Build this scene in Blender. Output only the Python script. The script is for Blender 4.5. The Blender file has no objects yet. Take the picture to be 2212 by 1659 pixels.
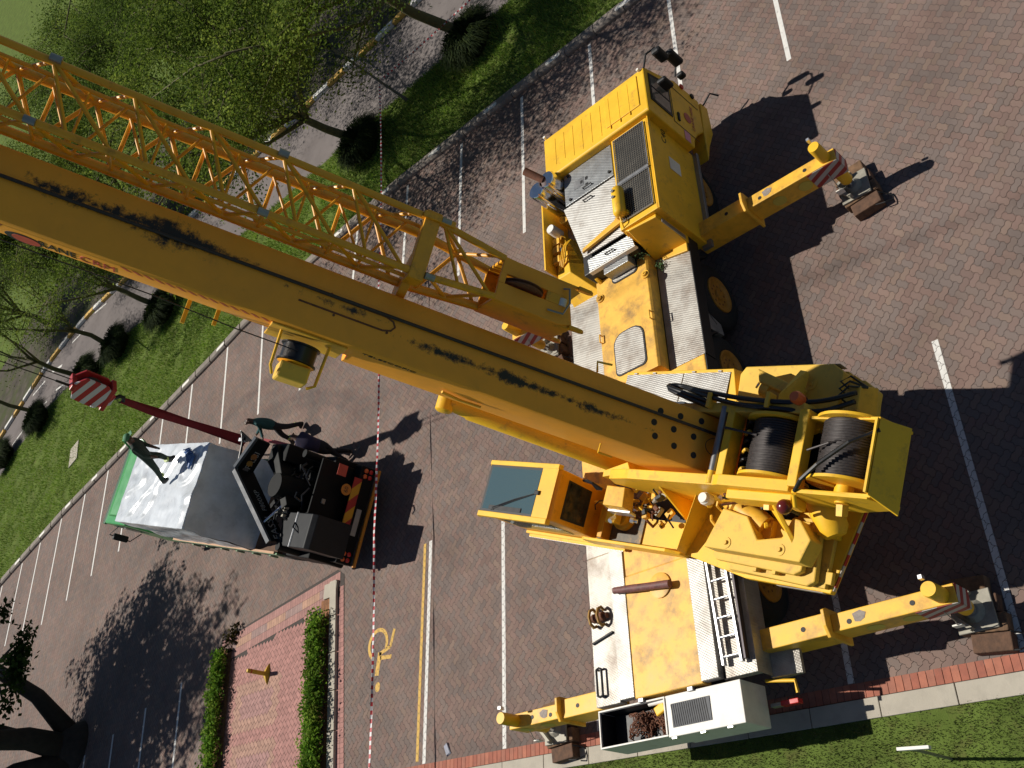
import bpy, bmesh, math, random
from mathutils import Vector, Matrix, noise
from bisect import bisect
V = Vector
rnd = random.Random(7)
SC = bpy.context.scene
COL = SC.collection

# ------------------------------------------------------------------ camera, sky, sun, exposure
CAMZ = 13.1
RC = ((-0.008952, -0.702745, -0.711385), (-0.861987, 0.366019, -0.350727), (0.506852, 0.610065, -0.609034))
cam = bpy.data.cameras.new('camera')
cam.sensor_width = 36.0
cam.lens = 2041.2 / 2212 * 36.0
cam.clip_end = 1500
camo = bpy.data.objects.new('camera', cam)
COL.objects.link(camo)
m = Matrix.Identity(4)
for i in range(3):
    m[i][0] = RC[0][i]; m[i][1] = -RC[1][i]; m[i][2] = -RC[2][i]
m.translation = (0, 0, CAMZ)
camo.matrix_world = m
SC.camera = camo

SUN_EL = 52.9
w = bpy.data.worlds.new('World'); SC.world = w; w.use_nodes = True
nt = w.node_tree
sky = nt.nodes.new('ShaderNodeTexSky'); sky.sky_type = 'NISHITA'; sky.sun_disc = False
sky.altitude = 1700; sky.dust_density = 0.4; sky.sun_elevation = math.radians(SUN_EL); sky.sun_rotation = math.radians(4)
bg = nt.nodes['Background']; bg.inputs['Strength'].default_value = 0.05
nt.links.new(sky.outputs['Color'], bg.inputs['Color'])
sl = bpy.data.lights.new('sun', 'SUN'); sl.energy = 5.0; sl.angle = math.radians(0.55); sl.color = (1.0, 0.95, 0.86)
so = bpy.data.objects.new('sun', sl); COL.objects.link(so)
so.rotation_euler = V((-0.085, -0.735, -1)).to_track_quat('-Z', 'Y').to_euler()
so.location = (10, 40, 60)
vs = SC.view_settings
vs.view_transform = 'Standard'; vs.look = 'None'; vs.gamma = 1.0; vs.exposure = -0.04; vs.use_curve_mapping = False
SC.cycles.use_denoising = True
SC.cycles.max_bounces = 8

# ------------------------------------------------------------------ materials
def _n(nt, typ, **kw):
    n = nt.nodes.new(typ)
    for k, v in kw.items():
        if k in n.inputs: n.inputs[k].default_value = v
        else: setattr(n, k, v)
    return n

def mat(name, c, rough=0.6, metal=0.0, var=0.12, scale=3.0, bump=0.0, bscale=60.0, dirt=None, damt=0.0, dscale=1.5,
        dlo=0.52, dhi=0.72, attr=False, trans=0.0, spec=0.5, coat=0.0, emit=None):
    M = bpy.data.materials.new(name); M.use_nodes = True
    nt = M.node_tree; b = nt.nodes['Principled BSDF']; L = nt.links.new
    b.inputs['Roughness'].default_value = rough; b.inputs['Metallic'].default_value = metal
    b.inputs['Specular IOR Level'].default_value = spec; b.inputs['Coat Weight'].default_value = coat
    b.inputs['Coat Roughness'].default_value = 0.15
    geo = _n(nt, 'ShaderNodeNewGeometry')
    nz = _n(nt, 'ShaderNodeTexNoise', Scale=scale, Detail=6.0, Roughness=0.62)
    L(geo.outputs['Position'], nz.inputs['Vector'])
    if attr:
        a = _n(nt, 'ShaderNodeAttribute', attribute_name='col'); col = a.outputs['Color']
    else:
        r = _n(nt, 'ShaderNodeRGB'); r.outputs[0].default_value = (*c, 1); col = r.outputs[0]
    mr = _n(nt, 'ShaderNodeMapRange'); mr.inputs[1].default_value = 0.3; mr.inputs[2].default_value = 0.7
    mr.inputs[3].default_value = 1 - var; mr.inputs[4].default_value = 1 + var
    L(nz.outputs['Fac'], mr.inputs[0])
    mul = _n(nt, 'ShaderNodeVectorMath', operation='SCALE'); L(col, mul.inputs[0]); L(mr.outputs[0], mul.inputs['Scale'])
    col = mul.outputs[0]
    if dirt:
        dz = _n(nt, 'ShaderNodeTexNoise', Scale=dscale, Detail=9.0, Roughness=0.7)
        L(geo.outputs['Position'], dz.inputs['Vector'])
        dm = _n(nt, 'ShaderNodeMapRange'); dm.inputs[1].default_value = dlo; dm.inputs[2].default_value = dhi
        dm.inputs[3].default_value = 0; dm.inputs[4].default_value = damt; L(dz.outputs['Fac'], dm.inputs[0])
        mx = _n(nt, 'ShaderNodeMix', data_type='RGBA'); L(dm.outputs[0], mx.inputs['Factor'])
        L(col, mx.inputs['A']); mx.inputs['B'].default_value = (*dirt, 1); col = mx.outputs['Result']
    L(col, b.inputs['Base Color'])
    rr = _n(nt, 'ShaderNodeMapRange'); rr.inputs[3].default_value = max(0.02, rough - 0.1); rr.inputs[4].default_value = min(1, rough + 0.15)
    L(nz.outputs['Fac'], rr.inputs[0]); L(rr.outputs[0], b.inputs['Roughness'])
    if bump:
        bz = _n(nt, 'ShaderNodeTexNoise', Scale=bscale, Detail=4.0); L(geo.outputs['Position'], bz.inputs['Vector'])
        bp = _n(nt, 'ShaderNodeBump', Strength=bump, Distance=0.02); L(bz.outputs['Fac'], bp.inputs['Height'])
        L(bp.outputs['Normal'], b.inputs['Normal'])
    if trans:
        out = nt.nodes['Material Output']; t = _n(nt, 'ShaderNodeBsdfTranslucent'); L(col, t.inputs['Color'])
        ms = _n(nt, 'ShaderNodeMixShader'); ms.inputs[0].default_value = trans
        L(b.outputs[0], ms.inputs[1]); L(t.outputs[0], ms.inputs[2]); L(ms.outputs[0], out.inputs['Surface'])
    return M

def stripe_mat(name, ca, cb, axis, period, rough=0.5, soft=False):
    """two-colour painted stripes running along a world direction"""
    M = mat(name, ca, rough); nt = M.node_tree; L = nt.links.new; b = nt.nodes['Principled BSDF']
    geo = _n(nt, 'ShaderNodeNewGeometry')
    dt = _n(nt, 'ShaderNodeVectorMath', operation='DOT_PRODUCT'); dt.inputs[1].default_value = V(axis).normalized() / period
    L(geo.outputs['Position'], dt.inputs[0])
    fr = _n(nt, 'ShaderNodeMath', operation='FRACT'); L(dt.outputs['Value'], fr.inputs[0])
    gt = _n(nt, 'ShaderNodeMath', operation='GREATER_THAN'); gt.inputs[1].default_value = 0.5; L(fr.outputs[0], gt.inputs[0])
    mx = _n(nt, 'ShaderNodeMix', data_type='RGBA'); L(gt.outputs[0], mx.inputs['Factor'])
    mx.inputs['A'].default_value = (*ca, 1); mx.inputs['B'].default_value = (*cb, 1)
    L(mx.outputs['Result'], b.inputs['Base Color'])
    return M

def checker_mat(name, c, dirtc, damt, rough=0.38):
    """diamond tread plate: raised lozenges as fine relief"""
    M = mat(name, c, rough, metal=0.55, var=0.1, scale=5, dirt=dirtc, damt=damt, dscale=2.2, dlo=0.45, dhi=0.75)
    nt = M.node_tree; L = nt.links.new; b = nt.nodes['Principled BSDF']
    geo = _n(nt, 'ShaderNodeNewGeometry')
    outs = []
    for ang in (0.6, -0.95):
        mp = _n(nt, 'ShaderNodeMapping'); mp.inputs['Rotation'].default_value = (0, 0, ang)
        L(geo.outputs['Position'], mp.inputs['Vector'])
        wv = _n(nt, 'ShaderNodeTexWave', Scale=9.5, Distortion=0.0); L(mp.outputs[0], wv.inputs['Vector']); outs.append(wv.outputs['Fac'])
    ml = _n(nt, 'ShaderNodeMath', operation='MULTIPLY'); L(outs[0], ml.inputs[0]); L(outs[1], ml.inputs[1])
    bp = _n(nt, 'ShaderNodeBump', Strength=0.3, Distance=0.01); L(ml.outputs[0], bp.inputs['Height'])
    L(bp.outputs['Normal'], b.inputs['Normal'])
    return M

YEL = (0.87, 0.495, 0.018)
MT = {}
MT['yellow'] = mat('crane_yellow_paint', YEL, 0.5, var=0.13, scale=1.4, dirt=(0.24, 0.13, 0.05), damt=0.6, dscale=4.5, dlo=0.55, dhi=0.74, coat=0.04, bump=0.05, bscale=30)
MT['yellow_worn'] = mat('worn_yellow_paint', (0.84, 0.47, 0.04), 0.5, var=0.14, scale=4, dirt=(0.2, 0.1, 0.045), damt=0.75, dscale=2.4, dlo=0.5, dhi=0.74)
MT['yellow_deck'] = mat('deck_yellow_paint', (0.85, 0.47, 0.06), 0.5, var=0.16, scale=3, dirt=(0.22, 0.13, 0.05), damt=0.85, dscale=2.6, dlo=0.47, dhi=0.7)
MT['cwt'] = mat('faded_yellow_paint', (0.76, 0.47, 0.06), 0.58, var=0.13, scale=2, dirt=(0.24, 0.14, 0.06), damt=0.6, dscale=5, dlo=0.54, dhi=0.73)
MT['orange'] = mat('jib_orange_yellow_paint', (0.82, 0.37, 0.012), 0.42, var=0.1, scale=6, dirt=(0.12, 0.06, 0.02), damt=0.7, dscale=5, dlo=0.55, dhi=0.75, coat=0.1)
MT['black'] = mat('black_rubber', (0.012, 0.012, 0.013), 0.6, var=0.2, scale=8)
MT['hose'] = mat('black_hose', (0.01, 0.01, 0.011), 0.32, var=0.2, scale=8)
MT['tyre'] = mat('tyre_rubber', (0.012, 0.012, 0.012), 0.8, var=0.25, scale=12, bump=0.2, bscale=40)
MT['dark'] = mat('dark_chassis_paint', (0.012, 0.012, 0.013), 0.5, var=0.3, scale=4)
MT['rope'] = mat('greased_wire_rope', (0.05, 0.042, 0.04), 0.5, metal=0.35, var=0.3, scale=25)
MT['grey_metal'] = mat('grey_steel', (0.28, 0.28, 0.28), 0.4, metal=0.6, var=0.15, scale=6)
MT['alu'] = mat('aluminium', (0.75, 0.75, 0.76), 0.32, metal=0.85, var=0.08, scale=8)
MT['chrome'] = mat('chrome', (0.72, 0.72, 0.75), 0.12, metal=1.0, var=0.05, scale=5)
MT['plate'] = checker_mat('tread_plate_grey', (0.34, 0.35, 0.35), (0.14, 0.13, 0.12), 0.6)
MT['plate_b'] = checker_mat('tread_plate_bright', (0.42, 0.41, 0.385), (0.17, 0.14, 0.11), 0.8, 0.48)
MT['plate_d'] = checker_mat('tread_plate_dirty', (0.42, 0.40, 0.36), (0.13, 0.08, 0.05), 0.8, 0.5)
MT['rust'] = mat('rusty_steel', (0.16, 0.065, 0.035), 0.8, var=0.35, scale=12)
MT['rim'] = mat('orange_wheel_rim', (0.42, 0.19, 0.02), 0.5, var=0.2, scale=8, dirt=(0.1, 0.05, 0.02), damt=0.6, dscale=5)
MT['white'] = mat('cream_white_paint', (0.78, 0.75, 0.68), 0.5, var=0.06, scale=5, dirt=(0.45, 0.4, 0.33), damt=0.35, dscale=3)
MT['redplastic'] = mat('red_lens', (0.5, 0.02, 0.02), 0.2, var=0.05)
MT['orangelens'] = mat('orange_lens', (0.75, 0.14, 0.03), 0.2, var=0.05)
MT['amber_ball'] = mat('dark_red_ball', (0.12, 0.015, 0.012), 0.18, var=0.05)
MT['wood'] = mat('weathered_timber', (0.15, 0.085, 0.045), 0.85, var=0.45, scale=9, bump=0.4, bscale=25)
MT['wood2'] = mat('brown_timber', (0.11, 0.058, 0.034), 0.85, var=0.4, scale=10, bump=0.4, bscale=25)
MT['wine'] = mat('brown_red_pole', (0.15, 0.06, 0.055), 0.6, var=0.4, scale=10, bump=0.3, bscale=30)
MT['padgrey'] = mat('dusty_steel', (0.3, 0.28, 0.23), 0.6, metal=0.3, var=0.25, scale=6)
MT['redw'] = None

def glass_mat(name, c, rough=0.06, alpha=0.35):
    M = bpy.data.materials.new(name); M.use_nodes = True
    nt = M.node_tree; L = nt.links.new; out = nt.nodes['Material Output']
    b = nt.nodes['Principled BSDF']; b.inputs['Base Color'].default_value = (*c, 1); b.inputs['Roughness'].default_value = rough
    t = _n(nt, 'ShaderNodeBsdfTransparent'); t.inputs['Color'].default_value = (0.55, 0.66, 0.68, 1)
    ms = _n(nt, 'ShaderNodeMixShader'); ms.inputs[0].default_value = 1 - alpha
    L(t.outputs[0], ms.inputs[2]); L(b.outputs[0], ms.inputs[1]); L(ms.outputs[0], out.inputs['Surface'])
    return M
MT['glass'] = glass_mat('tinted_glass', (0.11, 0.18, 0.21), 0.04, 0.6)
MT['glass_d'] = glass_mat('side_glass', (0.03, 0.05, 0.06), 0.05, 0.35)

# ------------------------------------------------------------------ mesh building
ORG = {}
class MB:
    def __init__(s, M=None): s.v = []; s.f = []; s.M = M or Matrix.Identity(4)
    def add(s, vs, fs, M=None):
        k = len(s.v); T = s.M @ M if M else s.M
        s.v += [T @ V(p) for p in vs]; s.f += [[i + k for i in f] for f in fs]; return s
    def box(s, x0, x1, y0, y1, z0, z1, M=None):
        return s.add([(x0, y0, z0), (x1, y0, z0), (x1, y1, z0), (x0, y1, z0), (x0, y0, z1), (x1, y0, z1), (x1, y1, z1), (x0, y1, z1)],
                     [(3, 2, 1, 0), (4, 5, 6, 7), (0, 1, 5, 4), (1, 2, 6, 5), (2, 3, 7, 6), (3, 0, 4, 7)], M)
    def cbox(s, c, d, R=None):
        M = Matrix.Translation(c) @ (R.to_4x4() if R else Matrix.Identity(4))
        return s.box(-d[0] / 2, d[0] / 2, -d[1] / 2, d[1] / 2, -d[2] / 2, d[2] / 2, M)
    def prism(s, poly, ax, a, b):
        n = len(poly)
        def P(p, t): return {'x': (t, p[0], p[1]), 'y': (p[0], t, p[1]), 'z': (p[0], p[1], t)}[ax]
        return s.add([P(p, a) for p in poly] + [P(p, b) for p in poly],
                     [list(range(n))[::-1], list(range(n, 2 * n))] + [(i, (i + 1) % n, n + (i + 1) % n, n + i) for i in range(n)])
    def hull4(s, lo, hi):
        """frustum between two quads"""
        return s.add(list(lo) + list(hi), [(3, 2, 1, 0), (4, 5, 6, 7), (0, 1, 5, 4), (1, 2, 6, 5), (2, 3, 7, 6), (3, 0, 4, 7)])
    def lathe(s, p, q, prof, n=16):
        p = V(p); q = V(q); d = q - p; a = d.normalized(); t = V((0, 0, 1)) if abs(a.z) < 0.9 else V((1, 0, 0))
        e = a.cross(t).normalized(); g = a.cross(e); vs = []; fs = []
        for (k, r) in prof:
            for i in range(n):
                w = 2 * math.pi * i / n; vs.append(p + d * k + (e * math.cos(w) + g * math.sin(w)) * r)
        m = len(prof)
        for j in range(m - 1):
            for i in range(n): fs.append((j * n + i, j * n + (i + 1) % n, (j + 1) * n + (i + 1) % n, (j + 1) * n + i))
        fs.append(list(range(n))[::-1]); fs.append(list(range((m - 1) * n, m * n)))
        return s.add(vs, fs)
    def cyl(s, p, q, r, r2=None, n=12): return s.lathe(p, q, [(0, r), (1, r if r2 is None else r2)], n)
    def sphere(s, c, r, n=12, sz=1.0):
        c = V(c); return s.lathe(c - V((0, 0, r * sz)), c + V((0, 0, r * sz)), [((1 - math.cos(math.pi * k / 8)) / 2, max(0.002, r * math.sin(math.pi * k / 8))) for k in range(9)], n)
    def hose(s, pts, r, n=8, k=6):
        P = [V(p) for p in pts]; P = [P[0]] + P + [P[-1]]; out = []
        for i in range(1, len(P) - 2):
            for j in range(k):
                t = j / k; a, b, c, d = P[i - 1:i + 3]
                out.append(0.5 * ((2 * b) + (c - a) * t + (2 * a - 5 * b + 4 * c - d) * t * t + (3 * b - a - 3 * c + d) * t ** 3))
        return s.tube(out + [P[-2]], r, n)
    def tube(s, pts, r, n=7):
        pts = [V(p) for p in pts]; rs = r if isinstance(r, (list, tuple)) else [r] * len(pts); vs = []; fs = []
        e = None
        for i, p in enumerate(pts):
            a = (pts[min(i + 1, len(pts) - 1)] - pts[max(i - 1, 0)]).normalized()
            if e is None:
                t = V((0, 0, 1)) if abs(a.z) < 0.9 else V((1, 0, 0)); e = a.cross(t).normalized()
            else:
                e = (e - a * e.dot(a)).normalized()
            g = a.cross(e)
            for k in range(n):
                w = 2 * math.pi * k / n; vs.append(p + (e * math.cos(w) + g * math.sin(w)) * rs[i])
        for j in range(len(pts) - 1):
            for i in range(n): fs.append((j * n + i, j * n + (i + 1) % n, (j + 1) * n + (i + 1) % n, (j + 1) * n + i))
        fs.append(list(range(n))[::-1]); fs.append(list(range((len(pts) - 1) * n, len(pts) * n)))
        return s.add(vs, fs)
    def build(s, name, mt, parent=None, bevel=0.0, smooth=False, org=None):
        if parent is not None: org = ORG[parent]
        org = V(org or (0, 0, 0))
        me = bpy.data.meshes.new(name); me.from_pydata([tuple(p - org) for p in s.v], [], s.f)
        bm = bmesh.new(); bm.from_mesh(me); bmesh.ops.recalc_face_normals(bm, faces=bm.faces[:])
        bm.to_mesh(me); bm.free()
        me.materials.append(MT[mt] if isinstance(mt, str) else mt)
        o = bpy.data.objects.new(name, me); COL.objects.link(o)
        if parent is not None: o.parent = parent
        else: o.location = org
        ORG[o] = V(org)
        if smooth:
            for p in me.polygons: p.use_smooth = True
            if smooth != 'all':
                bm = bmesh.new(); bm.from_mesh(me)
                for e in bm.edges:
                    if len(e.link_faces) == 2 and e.calc_face_angle(0) > 0.7: e.smooth = False
                bm.to_mesh(me); bm.free()
        if bevel:
            b = o.modifiers.new('bevel', 'BEVEL'); b.width = bevel; b.segments = 2; b.limit_method = 'ANGLE'; b.angle_limit = 0.6
        return o

def thing(name, label, cat, loc, group=None):
    o = bpy.data.objects.new(name, None); COL.objects.link(o); o.location = loc; o.empty_display_size = 0.2
    o['label'] = label; o['category'] = cat
    if group: o['group'] = group
    ORG[o] = V(loc); return o
def tag(o, label, cat, group=None):
    o['label'] = label; o['category'] = cat
    if group: o['group'] = group
    return o
def struct(o): o['kind'] = 'structure'; return o
def raw(name, vs, fs, mt, parent=None, cols=None, org=None, mats=None, smooth=False):
    """big mesh straight from lists; cols = one colour per face"""
    if parent is not None: org = ORG[parent]
    org = V(org or (0, 0, 0))
    me = bpy.data.meshes.new(name)
    me.from_pydata([(p[0] - org.x, p[1] - org.y, p[2] - org.z) for p in vs], [], fs)
    if cols:
        at = me.color_attributes.new('col', 'FLOAT_COLOR', 'CORNER'); buf = []
        for f, c in zip(fs, cols): buf += [c[0], c[1], c[2], 1.0] * len(f)
        at.data.foreach_set('color', buf)
    for q in (mats or [mt]): me.materials.append(MT[q] if isinstance(q, str) else q)
    if smooth: me.polygons.foreach_set('use_smooth', [True] * len(me.polygons))
    o = bpy.data.objects.new(name, me); COL.objects.link(o)
    if parent is not None: o.parent = parent
    else: o.location = org
    ORG[o] = org; return o
def interp(tab, y):
    ys = [t[0] for t in tab]
    if y <= ys[0]: return tab[0][1]
    if y >= ys[-1]: return tab[-1][1]
    k = bisect(ys, y); a, b = tab[k - 1], tab[k]; return a[1] + (b[1] - a[1]) * (y - a[0]) / (b[0] - a[0])
def text(name, s, size, M, mt, parent, ext=0.002, sx=1.0):
    cu = bpy.data.curves.new('t', 'FONT'); cu.body = s; cu.size = size; cu.extrude = ext; cu.align_x = 'CENTER'; cu.align_y = 'CENTER'; cu.resolution_u = 2
    t = bpy.data.objects.new('t', cu); COL.objects.link(t)
    dg = bpy.context.evaluated_depsgraph_get(); me = bpy.data.meshes.new_from_object(t.evaluated_get(dg))
    bpy.data.objects.remove(t); bpy.data.curves.remove(cu)
    T = Matrix.Translation(-ORG[parent]) @ M @ Matrix.Diagonal((sx, 1, 1, 1)); me.transform(T); me.name = name
    me.materials.clear(); me.materials.append(MT[mt] if isinstance(mt, str) else mt)
    o = bpy.data.objects.new(name, me); COL.objects.link(o); o.parent = parent; ORG[o] = ORG[parent]; return o
def frame(o, x, y):
    x = V(x).normalized(); z = x.cross(V(y)).normalized(); y = z.cross(x)
    M = Matrix.Identity(4)
    for i in range(3): M[i][0] = x[i]; M[i][1] = y[i]; M[i][2] = z[i]
    M.translation = o; return M

# ------------------------------------------------------------------ the ground
KF = [(0, 19.85), (18, 19.95), (22, 19.6), (26.5, 19.0), (28.7, 18.45), (34.2, 17.3), (40.5, 16.0), (46.4, 14.4), (56, 11.5), (70, 8)]   # kerb face x by y
GF = [(0, 24.0), (44, 24.1), (46.5, 23.8), (49.3, 23.0), (52, 21.6), (56, 19.5), (64, 16), (75, 12)]                              # far edge of the verge
kx = lambda y: interp(KF, y)
gx = lambda y: interp(GF, y)
MT['lawn'] = mat('lawn_ground', (0.095, 0.135, 0.028), 0.95, spec=0.08, var=0.35, scale=1.3, dirt=(0.12, 0.10, 0.04), damt=0.6, dscale=2.5, bump=0.5, bscale=45)
MT['litter'] = mat('leaf_litter', (0.085, 0.072, 0.06), 0.95, spec=0.1, var=0.4, scale=1.5, dirt=(0.06, 0.08, 0.02), damt=0.7, dscale=0.5, dlo=0.45, dhi=0.6, bump=0.5, bscale=20)
MT['asphalt'] = mat('road_surface', (0.17, 0.148, 0.142), 0.9, spec=0.15, var=0.15, scale=0.7, bump=0.3, bscale=90, dirt=(0.11, 0.09, 0.085), damt=0.6, dscale=0.8)
MT['joint'] = mat('joint_sand', (0.06, 0.048, 0.042), 0.95, var=0.25, scale=6)
MT['paver'] = mat('clay_paver', (0.2, 0.15, 0.12), 0.82, spec=0.25, var=0.22, scale=0.55, attr=True, bump=0.25, bscale=160, dirt=(0.10, 0.085, 0.08), damt=0.35, dscale=1.1, dlo=0.5, dhi=0.8)
MT['brick'] = mat('red_edging_brick', (0.34, 0.12, 0.075), 0.85, var=0.16, scale=7, attr=True, bump=0.25, bscale=120, dirt=(0.13, 0.08, 0.07), damt=0.5, dscale=5, dlo=0.56, dhi=0.75)
MT['concrete'] = mat('kerb_concrete', (0.42, 0.38, 0.31), 0.88, var=0.14, scale=4, dirt=(0.2, 0.17, 0.14), damt=0.55, dscale=2, bump=0.2, bscale=80)
MT['kerb_shaded_dirty'] = mat('shaded_weathered_kerb', (0.24, 0.205, 0.175), 0.9, var=0.25, scale=3, dirt=(0.11, 0.095, 0.08), damt=0.6, dscale=2.5, bump=0.3, bscale=60)  # base darkened for dirt and for the shade over this kerb
MT['paint_w'] = mat('white_road_paint', (0.66, 0.64, 0.60), 0.7, var=0.1, scale=10, dirt=(0.22, 0.19, 0.17), damt=0.75, dscale=9, dlo=0.56, dhi=0.72)
MT['paint_y'] = mat('yellow_road_paint', (0.60, 0.36, 0.07), 0.7, var=0.1, scale=10, dirt=(0.24, 0.17, 0.10), damt=0.75, dscale=9, dlo=0.54, dhi=0.72)
MT['soil'] = mat('red_soil', (0.22, 0.10, 0.045), 0.95, var=0.4, scale=12, bump=0.6, bscale=30)
MT['grassblade'] = mat('grass_blades', (0.10, 0.2, 0.03), 0.7, var=0.3, scale=0.8, attr=True, trans=0.3)

def tyre_marks(M):
    nt = M.node_tree; L = nt.links.new; b = nt.nodes['Principled BSDF']; src = b.inputs['Base Color'].links[0].from_socket
    geo = _n(nt, 'ShaderNodeNewGeometry'); nz = _n(nt, 'ShaderNodeTexNoise', Scale=0.9, Detail=3.0); L(geo.outputs['Position'], nz.inputs['Vector'])
    d = _n(nt, 'ShaderNodeVectorMath', operation='DISTANCE'); d.inputs[1].default_value = (6.5, 24.0, 0); L(geo.outputs['Position'], d.inputs[0]); tot = None
    for R_ in (7.75, 8.0, 9.35):
        a = _n(nt, 'ShaderNodeMath', operation='SUBTRACT'); a.inputs[1].default_value = R_; L(d.outputs['Value'], a.inputs[0])
        q = _n(nt, 'ShaderNodeMath', operation='ABSOLUTE'); L(a.outputs[0], q.inputs[0])
        r_ = _n(nt, 'ShaderNodeMapRange'); r_.inputs[1].default_value = 0.05; r_.inputs[2].default_value = 0.3; r_.inputs[3].default_value = 0.5; r_.inputs[4].default_value = 0.0; L(q.outputs[0], r_.inputs[0])
        if tot is None: tot = r_.outputs[0]
        else:
            m_ = _n(nt, 'ShaderNodeMath', operation='MAXIMUM'); L(tot, m_.inputs[0]); L(r_.outputs[0], m_.inputs[1]); tot = m_.outputs[0]
    sp = _n(nt, 'ShaderNodeSeparateXYZ'); L(geo.outputs['Position'], sp.inputs[0])
    gt = _n(nt, 'ShaderNodeMapRange'); gt.inputs[1].default_value = 11.5; gt.inputs[2].default_value = 13.0; L(sp.outputs[0], gt.inputs[0])
    m1 = _n(nt, 'ShaderNodeMath', operation='MULTIPLY'); L(tot, m1.inputs[0]); L(gt.outputs[0], m1.inputs[1])
    m2 = _n(nt, 'ShaderNodeMath', operation='MULTIPLY'); L(m1.outputs[0], m2.inputs[0]); L(nz.outputs['Fac'], m2.inputs[1])
    mx = _n(nt, 'ShaderNodeMix', data_type='RGBA'); L(m2.outputs[0], mx.inputs['Factor']); L(src, mx.inputs['A']); mx.inputs['B'].default_value = (0.045, 0.04, 0.042, 1); L(mx.outputs['Result'], b.inputs['Base Color'])
tyre_marks(MT['paver'])

def strip(fa, fb, y0, y1, dy, z, nx=1):
    ys = []; y = y0
    while y < y1 + 1e-6: ys.append(y); y += dy
    vs = []; fs = []
    for y in ys:
        for i in range(nx + 1): vs.append((fa(y) + (fb(y) - fa(y)) * i / nx, y, z))
    for j in range(len(ys) - 1):
        for i in range(nx): a = j * (nx + 1) + i; fs.append((a, a + 1, a + nx + 2, a + nx + 1))
    return vs, fs
ground = struct(raw('ground', [(-300, -300, -0.09), (500, -300, -0.09), (500, 500, -0.09), (-300, 500, -0.09)], [(0, 1, 2, 3)], 'lawn'))
lot = struct(raw('car_park_paving', *strip(lambda y: 2.7, lambda y: kx(y) + 0.1, -2, 70, 2, -0.009), 'joint')); ORG[lot] = V((0, 0, 0))
verge = struct(raw('grass_verge', *strip(lambda y: kx(y) + 0.28, gx, -2, 74, 2, 0.05, 6), 'lawn'))
road = struct(raw('road', *strip(gx, lambda y: gx(y) + 4.15, -4, 74, 2, -0.02), 'asphalt'))
beyond = struct(raw('wooded_ground', *strip(lambda y: gx(y) + 4.38, lambda y: gx(y) + 13, -4, 74, 2, 0.03, 3), 'litter'))
lawn = struct(raw('lawn', *strip(lambda y: -6, lambda y: 2.59, -2, 15, 1, 0.0, 4), 'lawn'))

# zig-zag interlocking pavers laid in herringbone, 45 degrees to the kerb
A = 0.1125
AMP = 0.105
C45 = math.sqrt(0.5)
def l2w(p): x, y = p[0] * A, p[1] * A; return (8 + (x - y) * C45, 14 + (x + y) * C45)
def edge(p, q):
    (x0, y0), (x1, y1) = p, q
    if y0 == y1:
        a = min(x0, x1); mid = [(a + 0.36, y0 + AMP), (a + 0.64, y0 - AMP)]
        if x1 < x0: mid.reverse()
    else:
        a = min(y0, y1); mid = [(x0 + AMP, a + 0.36), (x0 - AMP, a + 0.64)]
        if y1 < y0: mid.reverse()
    return [p] + mid
def paver_poly(x, y, hor, fine):
    w, h = (2, 1) if hor else (1, 2)
    if not fine: cs = [(x, y), (x + w, y), (x + w, y + h), (x, y + h)]
    else:
        ring = [(x + i, y) for i in range(w)] + [(x + w, y + i) for i in range(h)] + [(x + w - i, y + h) for i in range(w)] + [(x, y + h - i) for i in range(h)]
        cs = []
        for i, p in enumerate(ring): cs += edge(p, ring[(i + 1) % len(ring)])
    cx, cy = x + w / 2, y + h / 2
    k = 0.955
    kx_, ky_ = (0.97, 0.94) if hor else (0.94, 0.97)
    return [l2w((cx + (a - cx) * kx_, cy + (b - cy) * ky_)) for a, b in cs], l2w((cx, cy))
PCOL = [(0.255, 0.135, 0.105), (0.225, 0.125, 0.10), (0.28, 0.165, 0.125), (0.185, 0.145, 0.125), (0.165, 0.138, 0.125), (0.20, 0.15, 0.125), (0.24, 0.15, 0.12), (0.15, 0.128, 0.12), (0.27, 0.175, 0.12)]
PCOL = [tuple(0.30 * v + 0.70 * m_ for v, m_ in zip(c, (0.182, 0.137, 0.118))) for c in PCOL]
APR = [(3.0, 18.52), (7.92, 19.12), (8.12, 19.42), (7.42, 25.0), (3.0, 24.5)]
APRI = [(3.0, 18.66), (7.8, 19.24), (7.94, 19.5), (7.27, 24.85), (3.0, 24.36)]
def inside(poly, x, y):
    c = False; j = len(poly) - 1
    for i in range(len(poly)):
        if (poly[i][1] > y) != (poly[j][1] > y) and x < (poly[j][0] - poly[i][0]) * (y - poly[i][1]) / (poly[j][1] - poly[i][1]) + poly[i][0]: c = not c
        j = i
    return c
def px(p):
    d = (p[0], p[1], -CAMZ); q = [sum(RC[k][i] * d[i] for i in range(3)) for k in range(3)]
    return (1106 + 2041 * q[0] / q[2], 829 + 2041 * q[1] / q[2]) if q[2] > 0 else (-9999, -9999)
pv = []
for i in range(-400, 480):
    for j in range(-400, 480):
        k = (i - j) % 4
        if k not in (0, 3): continue
        x, y = l2w((i + 0.7, j + 0.7))
        if not (2.95 < x < 20.4 and -5 < y < 53): continue
        if x > kx(y) + 0.1 or inside(APRI, x, y): continue
        q = px((x, y))
        pv.append((x * x + y * y, i, j, k == 0, q))
pv.sort()
PAV = []; fv = []; ff = []; fc = []; solo = 0
SOLO = {}
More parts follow.
